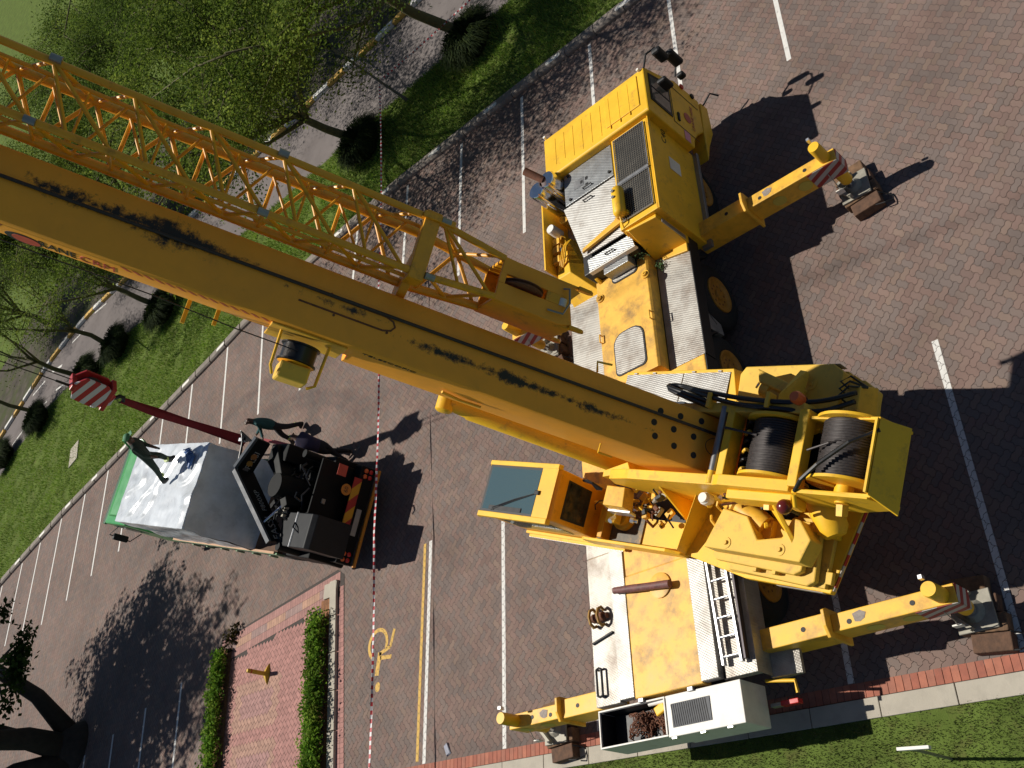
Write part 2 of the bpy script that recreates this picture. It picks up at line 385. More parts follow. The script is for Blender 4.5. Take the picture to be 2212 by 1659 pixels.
for (d2, i, j, hor, q) in pv:
    fine = d2 < 19 * 19
    poly, c = paver_poly(i, j, hor, fine)
    big = noise.noise(V((c[0] * 0.35, c[1] * 0.35, 0)))
    ci = rnd.randrange(len(PCOL)); col = PCOL[ci]; s = 0.92 + 0.16 * rnd.random() + 0.12 * big
    shadowzone = (2.6 < c[1] < 8.6 and 2.8 < c[0] < 14.4)
    if fine: PAV.append((poly, c))
    if solo < 300 and 0 < q[0] < 2212 and 0 < q[1] < 1659 and not (c[0] < 14.2 and c[1] > 4.8) :
        key = (hor, ci)
        if key not in SOLO:
            n = len(poly); vs = [(a - c[0], b - c[1], 0.0) for a, b in poly] + [(a - c[0], b - c[1], -0.05) for a, b in poly]
            fs = [list(range(n))] + [(t, n + t, n + (t + 1) % n, (t + 1) % n) for t in range(n)]
            o = raw('paver', vs, fs, 'paver', parent=lot, cols=[col] * len(fs)); SOLO[key] = o
        else:
            o = SOLO[key].copy(); COL.objects.link(o); o.parent = lot
        o.location = (c[0], c[1], rnd.uniform(-0.0015, 0.002)); solo += 1
        continue
    z = rnd.uniform(-0.0015, 0.002) if fine else 0.0
    b = len(fv); n = len(poly); tx, ty = rnd.uniform(-0.012, 0.012), rnd.uniform(-0.012, 0.012)
    fv += [(a, bb, z + (a - c[0]) * tx + (bb - c[1]) * ty) for a, bb in poly]; ff.append(list(range(b, b + n))); fc.append(tuple(v * s for v in col))
    if d2 < 12 * 12:
        fv += [(a, bb, -0.012) for a, bb in poly]
        for t in range(n): ff.append((b + t, b + n + t, b + n + (t + 1) % n, b + (t + 1) % n)); fc.append(tuple(v * s * 0.9 for v in col))
pf = raw('paver_field', fv, ff, 'paver', parent=lot, cols=fc); pf['kind'] = 'stuff'

def clip(poly, rect):
    out = poly
    for i in range(len(rect)):
        a, b = rect[i], rect[(i + 1) % len(rect)]; nx, ny = a[1] - b[1], b[0] - a[0]; inp = out; out = []
        if not inp: return []
        f = lambda p: (p[0] - a[0]) * nx + (p[1] - a[1]) * ny
        for t in range(len(inp)):
            p, q = inp[t], inp[(t + 1) % len(inp)]; fp, fq = f(p), f(q)
            if fp >= 0: out.append(p)
            if (fp >= 0) != (fq >= 0): k = fp / (fp - fq); out.append((p[0] + (q[0] - p[0]) * k, p[1] + (q[1] - p[1]) * k))
    return out
GRID = {}
for poly, c in PAV: GRID.setdefault((int(c[0] // 0.5), int(c[1] // 0.5)), []).append((poly, c))
def paint(name, rects, mt):
    """paint lying on the pavers, broken by their joints close to the camera"""
    vs = []; fs = []
    for rect in rects:
        ar = sum(rect[i][0] * rect[(i + 1) % len(rect)][1] - rect[(i + 1) % len(rect)][0] * rect[i][1] for i in range(len(rect)))
        if ar < 0: rect = rect[::-1]
        xs = [p[0] for p in rect]; ys = [p[1] for p in rect]; got = 0
        cx, cy = sum(xs) / len(xs), sum(ys) / len(ys)
        if max(p[0] ** 2 + p[1] ** 2 for p in rect) < 18.7 ** 2:
            for gi in range(int((min(xs) - 0.2) // 0.5), int((max(xs) + 0.2) // 0.5) + 1):
                for gj in range(int((min(ys) - 0.2) // 0.5), int((max(ys) + 0.2) // 0.5) + 1):
                    for poly, c in GRID.get((gi, gj), ()):
                        r = clip(poly, rect)
                        if len(r) > 2: b = len(vs); vs += [(a, d, 0.0045) for a, d in r]; fs.append(list(range(b, b + len(r)))); got = 1
        if not got:
            b = len(vs); vs += [(a, d, 0.0055) for a, d in rect]; fs.append(list(range(b, b + len(rect))))
    return raw(name, vs, fs, mt, parent=lot)
def seg(x0, y0, x1, y1, w):
    d = V((x1 - x0, y1 - y0)).normalized(); n = V((-d.y, d.x)) * w / 2
    return [(x0 + n.x, y0 + n.y), (x0 - n.x, y0 - n.y), (x1 - n.x, y1 - n.y), (x1 + n.x, y1 + n.y)]
for y in (4.0, 6.36, 8.72, 11.07, 13.42): paint('painted_line', [seg(3.09, y, 7.8, y + 0.01, 0.1)], 'paint_w')
paint('painted_line', [seg(3.09, 15.76, 7.88, 15.8, 0.1)], 'paint_w')
paint('painted_line', [seg(3.15, 15.98, 7.86, 16.0, 0.09)], 'paint_y')
for y in (5.23, 7.73, 10.19, 12.63, 15.07, 17.5, 20.0): paint('painted_line', [seg(15.02, y, 19.75, y, 0.1)], 'paint_w')
for (y, x1) in ((22.35, 14.6), (24.75, 14.7), (27.1, 14.5), (29.5, 13.9), (31.6, 13.4), (33.8, 12.5), (35.95, 12.1), (37.95, 11.6), (40.1, 11.1), (42.15, 11.1), (43.95, 11.0), (46, 10.6)):
    xa = kx(y + 0.6) - 0.05; paint('painted_line', [seg(x1, y, xa, y + 0.15 * (xa - x1), 0.1)], 'paint_w')
for (x1, y1) in ((6.6, 27.0), (6.2, 29.1), (5.7, 31.1), (5.3, 33.0)): paint('painted_line', [seg(2.5, y1 - 0.5, x1, y1, 0.1)], 'paint_w')
# wheelchair symbol
ring = []
rc, rr = V((5.86, 17.55)), 0.33
for k in range(17):
    t0, t1 = math.radians(-115 + k * 15.5), math.radians(-115 + (k + 1) * 15.5)
    f = lambda t, r: (rc.x + math.cos(t) * r, rc.y + math.sin(t) * r)
    ring.append([f(t0, rr - 0.045), f(t1, rr - 0.045), f(t1, rr + 0.045), f(t0, rr + 0.045)])
dot = [(4.89 + 0.11 * math.cos(t * 0.524), 17.47 + 0.09 * math.sin(t * 0.524)) for t in range(12)]
paint('wheelchair_symbol', ring + [seg(6.10, 16.97, 5.72, 17.09, 0.09), seg(5.72, 17.09, 5.62, 17.48, 0.09), seg(5.66, 17.46, 5.15, 17.53, 0.14), seg(5.53, 17.44, 5.49, 17.03, 0.09), dot], 'paint_y')

# red brick soldier course and concrete kerb along the lawn
edging = struct(raw('brick_edging', *strip(lambda y: 2.86, lambda y: 3.1, -1, 20, 1, -0.004), 'joint'))
BC = [(0.36, 0.125, 0.08), (0.32, 0.11, 0.072), (0.40, 0.15, 0.095), (0.34, 0.135, 0.09)]
bmesh_b = []
for c in BC:
    mb = MB().box(-0.106, 0.106, -0.0525, 0.0525, -0.05, 0.006)
    o = mb.build('brick', 'brick', parent=edging, bevel=0.004)
    at = o.data.color_attributes.new('col', 'FLOAT_COLOR', 'CORNER'); at.data.foreach_set('color', [*c, 1.0] * len(at.data)); bmesh_b.append(o)
k = 0; y = 3.0
while y < 18.5:
    o = bmesh_b[k] if k < len(BC) else bmesh_b[rnd.randrange(len(BC))].copy()
    if k >= len(BC): COL.objects.link(o); o.parent = edging
    o.location = (2.974, y, rnd.uniform(-0.002, 0.002)); y += 0.1112; k += 1
kerb = struct(raw('kerb', *strip(lambda y: 2.57, lambda y: 2.85, -1, 20, 1, -0.02), 'joint'))
ks = MB().box(-0.138, 0.138, -0.527, 0.527, -0.08, 0.03).build('kerb_stone', 'concrete', parent=kerb, bevel=0.008)
for k in range(18):
    o = ks if k == 0 else ks.copy()
    if k: COL.objects.link(o); o.parent = kerb
    o.location = (2.718, 1.2 + k * 1.066, rnd.uniform(-0.004, 0.004)); o.rotation_euler = (0, 0, rnd.uniform(-0.003, 0.003))

# raised kerb along the tree verge with bay plates
vk = struct(raw('verge_kerb', *strip(lambda y: kx(y), lambda y: kx(y) + 0.28, 4, 56, 1, -0.005), 'joint'))
y = 5.0; n = 0; first = None
while y < 54:
    x0, x1 = kx(y), kx(y + 0.98); ang = math.atan2(x1 - x0, 0.98)
    M = Matrix.Translation(((x0 + x1) / 2, y + 0.49, 0)) @ Matrix.Rotation(-ang, 4, 'Z')
    if first is None:
        first = MB().prism([(0, -0.05), (0.3, -0.05), (0.3, 0.13), (0.05, 0.13), (0.0, 0.07)], 'y', -0.485, 0.485).build('kerb_stone', 'kerb_shaded_dirty', parent=vk, bevel=0.012); o = first
    else: o = first.copy(); COL.objects.link(o); o.parent = vk
    o.matrix_local = M; y += 0.99; n += 1
bp0 = None
for k in range(17):
    y = 8.95 + 2.4 * k - (0.1 if k > 6 else 0); x0, x1 = kx(y - 0.3), kx(y + 0.3); ang = math.atan2(x1 - x0, 0.6)
    if bp0 is None:
        mb = MB(); mb.prism([(0.07 * math.cos(t) , (0.19 if math.sin(t) > 0 else -0.19) + 0.07 * math.sin(t)) for t in [i * math.pi / 8 + 0.01 for i in range(16)]], 'z', 0.131, 0.142)
        bp0 = mb.build('bay_plate', 'white', parent=vk); o = bp0
    else: o = bp0.copy(); COL.objects.link(o); o.parent = vk
    o.matrix_local = Matrix.Translation((kx(y) + 0.15, y, 0)) @ Matrix.Rotation(-ang, 4, 'Z')
# painted kerb on the far side of the road
pk = struct(raw('road_kerb', *strip(lambda y: gx(y) + 4.13, lambda y: gx(y) + 4.4, -4, 60, 1, 0.0), 'joint'))
protos = {}
y = 6.0; k = 0
while y < 56:
    x0, x1 = gx(y) + 4.15, gx(y + 0.98) + 4.15; ang = math.atan2(x1 - x0, 0.98)
    mt = ('paint_y', 'paint_w')[k % 2]
    if mt not in protos: protos[mt] = MB().box(0, 0.24, -0.48, 0.48, -0.05, 0.14).build('painted_kerb_stone', mt, parent=pk, bevel=0.015); o = protos[mt]
    else: o = protos[mt].copy(); COL.objects.link(o); o.parent = pk
    o.matrix_local = Matrix.Translation(((x0 + x1) / 2, y + 0.49, 0)) @ Matrix.Rotation(-ang, 4, 'Z'); y += 0.99; k += 1
for (a, b, c, d, wd) in ((24.6, 45.2, 24.75, 46.6, .12), (24.5, 47.6, 24.3, 49.0, .12), (23.9, 50.2, 23.4, 51.6, .12), (26.3, 46.7, 26.5, 48.1, .16), (26.3, 48.9, 26.0, 50.4, .12), (28.0, 42.2, 28.1, 43.6, .1), (27.5, 44.6, 27.4, 46, .1)):
    r = seg(a, b, c, d, wd); raw('painted_dash', [(p[0], p[1], -0.015) for p in r], [(0, 1, 2, 3)], 'paint_w', parent=road)

# brick apron between the hedges
apron = struct(raw('brick_apron', [(p[0], p[1], 0.006) for p in APR], [list(range(len(APR)))], 'joint'))
av = []; af = []; ac = []
def abrick(quad, col, z=0.013):
    b = len(av); av.extend([(p[0], p[1], z) for p in quad]); af.append([b, b + 1, b + 2, b + 3]); s = 0.88 + 0.24 * rnd.random(); ac.append(tuple(v * s for v in col))
E1 = (V((8.04, 19.3)), V((7.38, 24.95)))       # outer slanted edge
ed = (E1[1] - E1[0]); el = ed.length; ed.normalize(); en = V((-ed.y, ed.x)) * 1
if en.x > 0: en = -en
for row in range(3):
    t = 0.0
    while t < el - 0.1:
        p = E1[0] + ed * t + en * (0.005 + row * 0.225)
        if p.y > 19.2 + 0: abrick([p, p + ed * 0.104, p + ed * 0.104 + en * 0.218, p + en * 0.218], (0.36, 0.19, 0.165) if row != 1 else ((0.40, 0.235, 0.165) if (int(t / 0.8) % 2) else (0.30, 0.20, 0.18)))
        t += 0.11
INN = [(3.1, 19.35), (6.9, 19.85)]
fr = []
for (cx, cy) in ((5.3, 22.6), (3.7, 22.5)): fr.append((cx, cy))
a_ = 0.111
for i in range(-40, 60):
    for j in range(-60, 60):
        k = (i - j) % 4
        if k not in (0, 3): continue
        w_, h_ = (2, 1) if k == 0 else (1, 2)
        q = [(i, j), (i + w_, j), (i + w_, j + h_), (i, j + h_)]; cx, cy = i + w_ / 2, j + h_ / 2
        W = []
        for (x, y) in q + [(cx, cy)]:
            x = cx + (x - cx) * 0.94; y = cy + (y - cy) * 0.94
            W.append((5.2 + (x - y) * a_ * C45, 21.8 + (x + y) * a_ * C45))
        x, y = W[4]
        if not (3.1 < x < 7.75 and 19.75 + (x - 3.1) * 0.1 < y < 24.3 + (x - 3) * 0.14): continue
        if (V((x, y)) - E1[0]).dot(en) < 0.74: continue
        col = (0.37, 0.185, 0.16)
        for (fx, fy) in fr:
            dx, dy = abs(x - fx), abs(y - fy)
            if dx < 0.62 and dy < 1.05: col = (0.385, 0.225, 0.17) if (dx > 0.36 or dy > 0.75) else (0.35, 0.195, 0.175)
        abrick(W[:4], col)
# soldier band on the near side
for i in range(40):
    x = 3.2 + i * 0.111
    if x > 7.7: break
    y0 = 18.55 + (x - 3.5) * 0.137
    for row in range(2): abrick([(x, y0 + row * 0.15), (x + 0.105, y0 + row * 0.15), (x + 0.105, y0 + row * 0.15 + 0.14), (x, y0 + row * 0.15 + 0.14)], (0.36, 0.18, 0.155))
o = raw('brick_field', av, af, 'brick', parent=apron, cols=ac); o['kind'] = 'stuff'
# narrow kerb and planting beds of the two hedges
for i in range(5):
    x = 3.25 + i * 0.92; y = 18.98 + (x - 3.4) * 0.12
    MB().add([(x, y - 0.16, 0.0), (x + 0.9, y - 0.05, 0.0), (x + 0.9, y + 0.22, 0.0), (x, y + 0.11, 0.0), (x, y - 0.16, 0.09), (x + 0.9, y - 0.05, 0.09), (x + 0.9, y + 0.22, 0.09), (x, y + 0.11, 0.09)],
             [(3, 2, 1, 0), (4, 5, 6, 7), (0, 1, 5, 4), (1, 2, 6, 5), (2, 3, 7, 6), (3, 0, 4, 7)]).build('bed_kerb_stone', 'concrete', parent=apron, bevel=0.01)
MB().box(7.42, 7.8, 19.32, 19.85, 0, 0.085).build('bed_kerb_stone', 'concrete', parent=apron, bevel=0.01)
raw('planting_bed', [(3.2, 19.1, 0.03), (7.42, 19.6, 0.03), (7.42, 20.0, 0.03), (3.2, 19.6, 0.03)], [(0, 1, 2, 3)], 'soil', parent=apron)
raw('planting_bed', [(3.2, 23.85, 0.03), (7.1, 24.25, 0.03), (7.1, 24.7, 0.03), (3.2, 24.4, 0.03)], [(0, 1, 2, 3)], 'soil', parent=apron)

# grass blades
def blades(name, n, pick, hmin, hmax, wd, seed, cols):
    r = random.Random(seed); vs = []; fs = []; cs = []
    for _ in range(n):
        x, y, z = pick(r)
        if noise.noise(V((x * 0.9, y * 0.9, 11))) < -0.28 and r.random() < .75: continue
        a = r.random() * 6.283; h = r.uniform(hmin, hmax); b = len(vs)
        lx, ly = r.gauss(0, 0.35) * h, r.gauss(0, 0.35) * h
        vs += [(x - math.cos(a) * wd, y - math.sin(a) * wd, z), (x + math.cos(a) * wd, y + math.sin(a) * wd, z), (x + lx, y + ly, z + h)]
        fs.append((b, b + 1, b + 2)); c = cols[r.randrange(len(cols))]; k = 0.8 + 0.4 * r.random() + 0.35 * noise.noise(V((x * 0.6, y * 0.6, 3))); cs.append(tuple(v * k for v in c))
    o = raw(name, vs, fs, 'grassblade', cols=cs); o['kind'] = 'stuff'; return o
def pk_l(r): return (r.uniform(0.7, 2.62 - 0.06 * r.random()), 2.0 + 11 * r.random(), 0)
def pk_v(r):
    y = 6 + 50 * r.random() ** 1.15; a = kx(y) + 0.3; b = gx(y) + 0.05; return (a + (b - a) * r.random(), y, 0.05)
GC = [(0.095, 0.13, 0.035), (0.12, 0.15, 0.045), (0.08, 0.115, 0.025), (0.17, 0.16, 0.07)]
g = blades('lawn_grass', 42000, pk_l, 0.02, 0.055, 0.006, 1, GC); tag(g, 'short mown grass beside the concrete kerb near the camera', 'grass')
g = blades('verge_grass', 90000, pk_v, 0.05, 0.13, 0.017, 2, [(0.19, 0.31, 0.035), (0.24, 0.36, 0.05), (0.14, 0.25, 0.028), (0.29, 0.36, 0.07)]); tag(g, 'long bright green grass of the tree verge', 'grass')

# ------------------------------------------------------------------ the mobile crane: carrier
CF = Matrix.Translation((6.7, 8.5, 0)) @ Matrix.Rotation(0.02, 4, 'Z')
crane = thing('mobile_crane', 'large yellow all-terrain mobile crane on outriggers with raised boom and lattice jib', 'crane', (6.7, 8.5, 0))
RWc = stripe_mat('red_white_stripes', (0.32, 0.02, 0.02), (0.46, 0.43, 0.41), (0.4, 0.5, 1), 0.16); MT['rw'] = RWc
MT['rw2'] = stripe_mat('red_white_blocks', (0.38, 0.02, 0.02), (0.42, 0.40, 0.37), (0.92, -0.38, 0.0), 0.3)
def cp(): return MB(CF)

# chassis and deck
cp().box(-3.6, 6.6, -0.55, 0.55, 0.55, 1.3).build('chassis', 'dark', crane, 0.02)
cp().box(-1.7, 1.6, -1.42, 1.38, 1.3, 1.5).build('deck', 'yellow_deck', crane, 0.02)
d = cp().box(-3.6, -1.7, -0.6, 0.63, 1.3, 1.52).build('rear_deck', 'yellow_deck', crane, 0.015)
for (x0, x1, y0, y1, z, mt) in ((-3.6, -1.205, 0.92, 1.4, 1.513, 'plate_d'), (-3.57, -1.2, 0.635, 0.915, 1.53, 'plate_b'), (-3.58, -1.75, -0.9, -0.605, 1.56, 'plate_b'), (-3.6, -1.75, -1.47, -0.97, 1.48, 'plate_d'), (-3.6, -1.75, -0.97, -0.9, 1.42, 'dark')):  # last strip is painted dark to stand in for the shadowed step
    cp().box(x0, x1, y0, y1, z - 0.16, z).build('tread_plate', mt, crane, 0.006)
cp().box(-1.198, -.2, 0.66, 1.40, 1.45, 1.51).build('tread_plate', 'plate_d', crane, 0.006)
cp().box(1.6, 4.05, -1.44, -0.72, 1.44, 1.5).build('walkway', 'plate_d', crane, 0.006)
cp().box(1.6, 4.1, 0.53, 1.4, 1.44, 1.5).build('walkway', 'plate_d', crane, 0.006)
cp().box(1.6, 4.2, -1.455, -1.44, 1.22, 1.505).build('deck_skirt', 'dark', crane)
cp().box(-3.6, -1.2, -1.485, -1.472, 1.1, 1.485).build('deck_skirt', 'plate_d', crane)
cp().box(-1.7, 1.6, -1.44, -1.425, 1.15, 1.495).build('deck_skirt', 'dark', crane)
# spine box between the walkways
sp = cp().prism([(-0.71, 1.5), (-0.70, 1.72), (-0.66, 1.76), (0.49, 1.76), (0.53, 1.72), (0.54, 1.5)], 'x', 1.6, 4.02).build('spine_box', 'yellow_deck', crane, 0.008)
def oval(x0, x1, y0, y1, r, z0, z1):
    pts = []
    for (cx, cy, a0) in ((x1 - r, y1 - r, 0), (x0 + r * .4, y1 - r * .4, 90), (x0 + r * .4, y0 + r * .4, 180), (x1 - r, y0 + r, 270)):
        rr_ = r if a0 in (0, 270) else r * .4
        for k in range(5): t = math.radians(a0 + k * 22.5); pts.append((cx + rr_ * math.cos(t), cy + rr_ * math.sin(t)))
    return cp().prism(pts, 'z', z0, z1)
for (x0, x1, y0, y1) in ((1.75, 2.62, -0.46, 0.22), (3.72, 4.3, -0.48, 0.12)):
    b = oval(x0, x1, y0, y1, 0.24, 1.763, 1.775).build('hatch_rim', 'dark', sp)
    oval(x0 + 0.025, x1 - 0.025, y0 + 0.025, y1 - 0.025, 0.22, 1.776, 1.782).build('hatch_plate', 'plate_d', sp)
cp().box(3.82, 4.12, -0.47, 0.1, 1.79, 2.02).build('step_box', 'plate', crane, 0.01)
for (x, y) in ((3.55, -0.63), (3.58, 0.43)):
    cp().lathe((x, y, 1.76), (x, y, 1.84), [(0, .085), (.3, .085), (.31, .05), (.8, .05), (.81, .025), (1, .02)], 14).build('lifting_point', 'yellow_worn', crane, 0, True)
for (x, y) in ((2.64, -0.66), (2.68, 0.47)):
    cp().tube([(x - .08, y, 1.76), (x - .08, y, 1.83), (x + .08, y, 1.83), (x + .08, y, 1.76)], 0.014).build('lashing_eye', 'yellow_worn', crane)
# round base disc on rear deck
cp().lathe((-2.02, -0.05, 1.52), (-2.02, -0.05, 1.55), [(0, .2), (.9, .2), (1, .19)], 24).build('deck_disc', 'yellow_deck', crane, 0, True)
# grab handles and shackle rack on the rear left plate
o = cp(); o.tube([(-3.45, 1.2, 1.5), (-3.45, 1.2, 1.58), (-3.05, 1.2, 1.58), (-3.05, 1.2, 1.5)], 0.018); o.tube([(-3.45, 1.3, 1.5), (-3.45, 1.3, 1.58), (-3.05, 1.3, 1.58), (-3.05, 1.3, 1.5)], 0.018)
o.tube([(-3.45, 1.2, 1.58), (-3.47, 1.25, 1.58), (-3.45, 1.3, 1.58)], 0.018); o.tube([(-3.05, 1.2, 1.58), (-3.03, 1.25, 1.58), (-3.05, 1.3, 1.58)], 0.018); o.build('grab_handle', 'black', crane)
cp().tube([(-2.52, 0.95, 1.49), (-2.52, 0.95, 1.54), (-2.62, 1.36, 1.54), (-2.62, 1.36, 1.49)], 0.02).build('grab_handle', 'black', crane)
# shackle block
gb = cp().lathe((-2.24, 1.37, 1.57), (-2.24, 1.0, 1.57), [(0, .05), (.2, .05), (.22, .075), (.8, .075), (.82, .05), (1, .05)], 14).build('shackle_pin', 'rust', crane, 0, True)
for s_ in (1.27, 1.1):
    cp().tube([(-2.24 + .15 * math.cos(t), s_, 1.60 + .11 * math.sin(t)) for t in [math.radians(x) for x in (-40, 0, 45, 90, 135, 180, 220)]], .026, 6).build('shackle_bow', mat('rusty_yellow', (0.35, 0.2, 0.05), .7, var=.3, scale=14), gb)
# cab of the carrier
cabp = [(6.28, 1.18), (6.28, 2.6), (6.32, 2.62), (7.36, 2.62), (7.42, 2.58), (7.72, 1.78), (7.84, 1.6), (7.88, 0.75), (7.0, 0.75), (6.75, 1.0), (6.5, 1.14)]
cb = cp().prism(cabp, 'y', -1.72, 0.86).build('driver_cab', 'yellow', crane, 0.025)
cp().box(6.5, 7.28, -1.55, -0.75, 2.621, 2.64).build('roof_hatch', 'yellow', cb, 0.012)
for i in range(9):
    y = -1.32 + i * 0.235
    cp().box(6.42 + (0.1 if y > 0.2 else 0), 7.22, y - 0.006, y + 0.006, 2.618, 2.627 + (0.0185 if y < -0.75 else 0)).build('roof_rib', 'yellow', cb)
# near-side window with frame, mirrors, door lines and lettering
wf = cp(); Y0 = -1.724
wf.add([(6.62, Y0 - .012, 1.84), (7.52, Y0 - .012, 1.84), (7.32, Y0 - .012, 2.5), (6.62, Y0 - .012, 2.5), (6.62, Y0, 1.84), (7.52, Y0, 1.84), (7.32, Y0, 2.5), (6.62, Y0, 2.5)],
       [(0, 1, 2, 3), (0, 4, 5, 1), (1, 5, 6, 2), (2, 6, 7, 3), (3, 7, 4, 0)])
wn = wf.build('side_window', 'black', cb)
cp().add([(6.68, Y0 - .016, 1.9), (7.42, Y0 - .016, 1.9), (7.26, Y0 - .016, 2.45), (6.68, Y0 - .016, 2.45)], [(0, 1, 2, 3)]).build('pane', mat('cab_side_glass', (0.16, 0.15, 0.13), 0.06, var=0.35, scale=3), wn)
cp().box(6.98, 7.01, Y0 - .022, Y0 - .016, 1.9, 2.46).build('window_bar', 'black', wn)
for (x0, x1, z0, z1) in ((6.56, 6.575, 1.0, 1.8), (7.55, 7.565, 0.85, 1.7), (6.56, 7.565, 1.78, 1.795)):
    cp().box(x0, x1, Y0 - .004, Y0, z0, z1).build('door_seam', 'dark', cb)
cp().box(6.68, 6.9, Y0 - .03, Y0, 1.6, 1.66).build('door_handle', 'black', cb, 0.01)
cp().box(6.3, 6.54, Y0 - .006, Y0, 1.32, 1.5).build('pink_sticker', mat('pink_paper', (0.75, 0.32, 0.4), 0.7), cb)
SIDE = lambda x, y, z: frame(CF @ V((x, y, z)), CF.to_3x3() @ V((1, 0, 0)), V((0, 0, 1)))
text('lettering', 'C40', 0.2, SIDE(6.1, -1.578, 2.02), 'dark', crane)
cp().lathe((7.0, Y0 - .002, 1.3), (7.0, Y0 - .006, 1.3), [(0, .12), (1, .12)], 20).build('door_emblem', mat('red_print', (0.5, 0.12, 0.08), 0.6), cb)
text('lettering', 'CRANE HIRE', 0.12, SIDE(7.1, Y0 - .005, 1.12), mat('pale_red_print', (0.55, 0.2, 0.1), 0.6), cb)
mr = cp(); mr.tube([(7.38, -1.72, 2.6), (7.6, -1.84, 2.66), (7.82, -1.95, 2.5), (7.88, -2.0, 2.2), (7.86, -1.98, 1.85), (7.7, -1.86, 1.75)], 0.02)
mr = mr.build('mirror_arm', 'black', cb)
cp().cbox((7.62, -2.02, 2.45), (0.14, 0.2, 0.34)).build('mirror', 'black', mr, 0.05)
cp().cbox((7.86, -2.04, 2.02), (0.12, 0.22, 0.42)).build('mirror', 'black', mr, 0.05)
cp().cbox((7.0, -1.95, 2.3), (0.1, 0.2, 0.3)).build('mirror', 'black', mr, 0.04)
cp().cbox((7.66, -1.98, 1.72), (0.1, 0.16, 0.16)).build('mirror', 'black', mr, 0.04)
cp().tube([(7.3, -1.7, 1.85), (7.1, -1.9, 2.2)], 0.018).build('mirror_stay', 'black', mr)
for (x, y, r_) in ((7.4, 0.8, .03), (7.36, -1.62, .03)): cp().lathe((x, y, 2.6), (x, y, 2.68), [(0, r_), (1, r_)], 10).build('marker_lamp', 'white', cb, 0, True)
for (x, z, mt) in ((7.875, 1.35, 'redplastic'), (7.87, 1.0, 'dark')): cp().lathe((x - .04, -1.72, z), (x - .04, -1.76, z), [(0, .06), (.7, .06), (1, .04)], 12).build('side_lamp', mt, cb, 0, True)
cp().prism([(6.25, .75), (7.0, .75), (7.88, .7), (7.9, 0.45), (7.2, 0.4), (6.7, 0.62)], 'y', -1.73, -1.4).build('bumper_corner', 'yellow', cb, 0.02)
cp().tube([(7.85, -1.74, .62), (8.0, -1.95, .66), (7.98, -2.05, .5)], 0.02).build('step_bar', 'black', cb)
o = cp(); o.tube([(7.3, 0.86, 2.3), (7.35, 1.0, 2.35), (7.1, 1.05, 2.3), (7.05, 0.86, 2.25)], 0.015); o.tube([(6.95, 0.86, 2.3), (6.98, 1.02, 2.35), (6.8, 1.02, 2.3), (6.78, 0.86, 2.25)], 0.015); o.build('grab_rail', 'black', cb)

# engine compartment with grille, tread-plate covers, tank and silencers
cp().prism([(-1.57, 1.0), (-1.575, 2.48), (-1.55, 2.5), (-0.72, 2.5), (-0.7, 1.5), (-0.7, 1.2)], 'x', 4.08, 6.275).build('radiator_housing', 'yellow', crane, 0.012)
cp().box(4.2, 6.2, -1.49, -0.79, 2.501, 2.503).build('radiator_core', 'black', crane)
for (x0, x1) in ((5.12, 6.2), (4.2, 5.06)):
    gr = cp().box(x0, x1, -1.5, -1.485, 2.52, 2.54).box(x0, x1, -0.795, -0.78, 2.52, 2.54).box(x0, x0 + .015, -1.5, -0.78, 2.52, 2.54).box(x1 - .015, x1, -1.5, -0.78, 2.52, 2.54).build('grille_frame', 'grey_metal', crane)
    q = cp()
    t = x0 + .04
    while t < x1 - .02: q.box(t - .0035, t + .0035, -1.49, -0.79, 2.524, 2.531); t += .048
    t = -1.46
    while t < -0.8: q.box(x0, x1, t - .0035, t + .0035, 2.531, 2.538); t += .048
    q.build('grille_mesh', mat('grille_wire', (0.3, 0.27, 0.22), 0.4, metal=0.7), gr)
cp().box(5.065, 5.115, -1.5, -0.78, 2.51, 2.545).build('grille_bar', 'grey_metal', crane)
cp().box(4.06, 6.28, -1.60, -1.577, 2.44, 2.515).build('housing_edge', 'yellow', crane, 0.005)
cp().box(5.35, 5.65, -1.584, -1.579, 1.62, 1.95).build('paper_notice', 'white', crane)
cp().box(4.0, 6.28, -1.66, -1.46, 1.0, 1.08).build('running_board', 'grey_metal', crane, 0.01)
h1 = cp().box(5.5, 6.54, -0.66, 0.54, 2.40, 2.45).build('engine_cover', 'plate', crane, 0.006)
h2 = MB(CF).hull4([(4.25, -0.66, 2.22), (5.48, -0.66, 2.38), (5.48, 0.62, 2.38), (4.25, 0.36, 2.22)], [(4.25, -0.66, 2.25), (5.48, -0.66, 2.42), (5.48, 0.62, 2.42), (4.25, 0.36, 2.25)]).build('engine_cover', 'plate_b', crane, 0.004)
h3 = MB(CF).hull4([(3.98, -0.72, 2.1), (4.22, -0.7, 2.14), (4.22, 0.34, 2.14), (3.98, 0.34, 2.1)], [(3.98, -0.72, 2.13), (4.22, -0.7, 2.17), (4.22, 0.34, 2.17), (3.98, 0.34, 2.13)]).build('engine_cover', 'plate', crane, 0.004)
cp().box(3.97, 6.25, -0.68, 0.5, 1.5, 2.1).build('engine_block', 'dark', crane, 0.02)
cp().box(3.955, 3.985, -0.72, 0.36, 2.02, 2.12).build('cover_lip', 'white', crane)
for (hh, x, y, z) in ((h1, 6.42, -0.1, 2.45), (h1, 5.62, -0.05, 2.45), (h2, 5.36, 0.0, 2.41), (h3, 4.1, -0.2, 2.15)):
    cp().tube([(x, y - .1, z), (x, y - .1, z + .05), (x, y + .1, z + .05), (x, y + .1, z)], 0.014, 6).build('handle', 'black', hh)
for (x, y) in ((6.36, -0.56), (5.62, -0.58), (6.2, 0.42), (5.58, 0.40)): cp().cyl((x, y, 2.45), (x, y, 2.48), 0.03).build('latch', 'black', h1)
cp().box(5.75, 5.95, 0.05, 0.3, 2.451, 2.456).build('stencil_frame', 'grey_metal', h1)
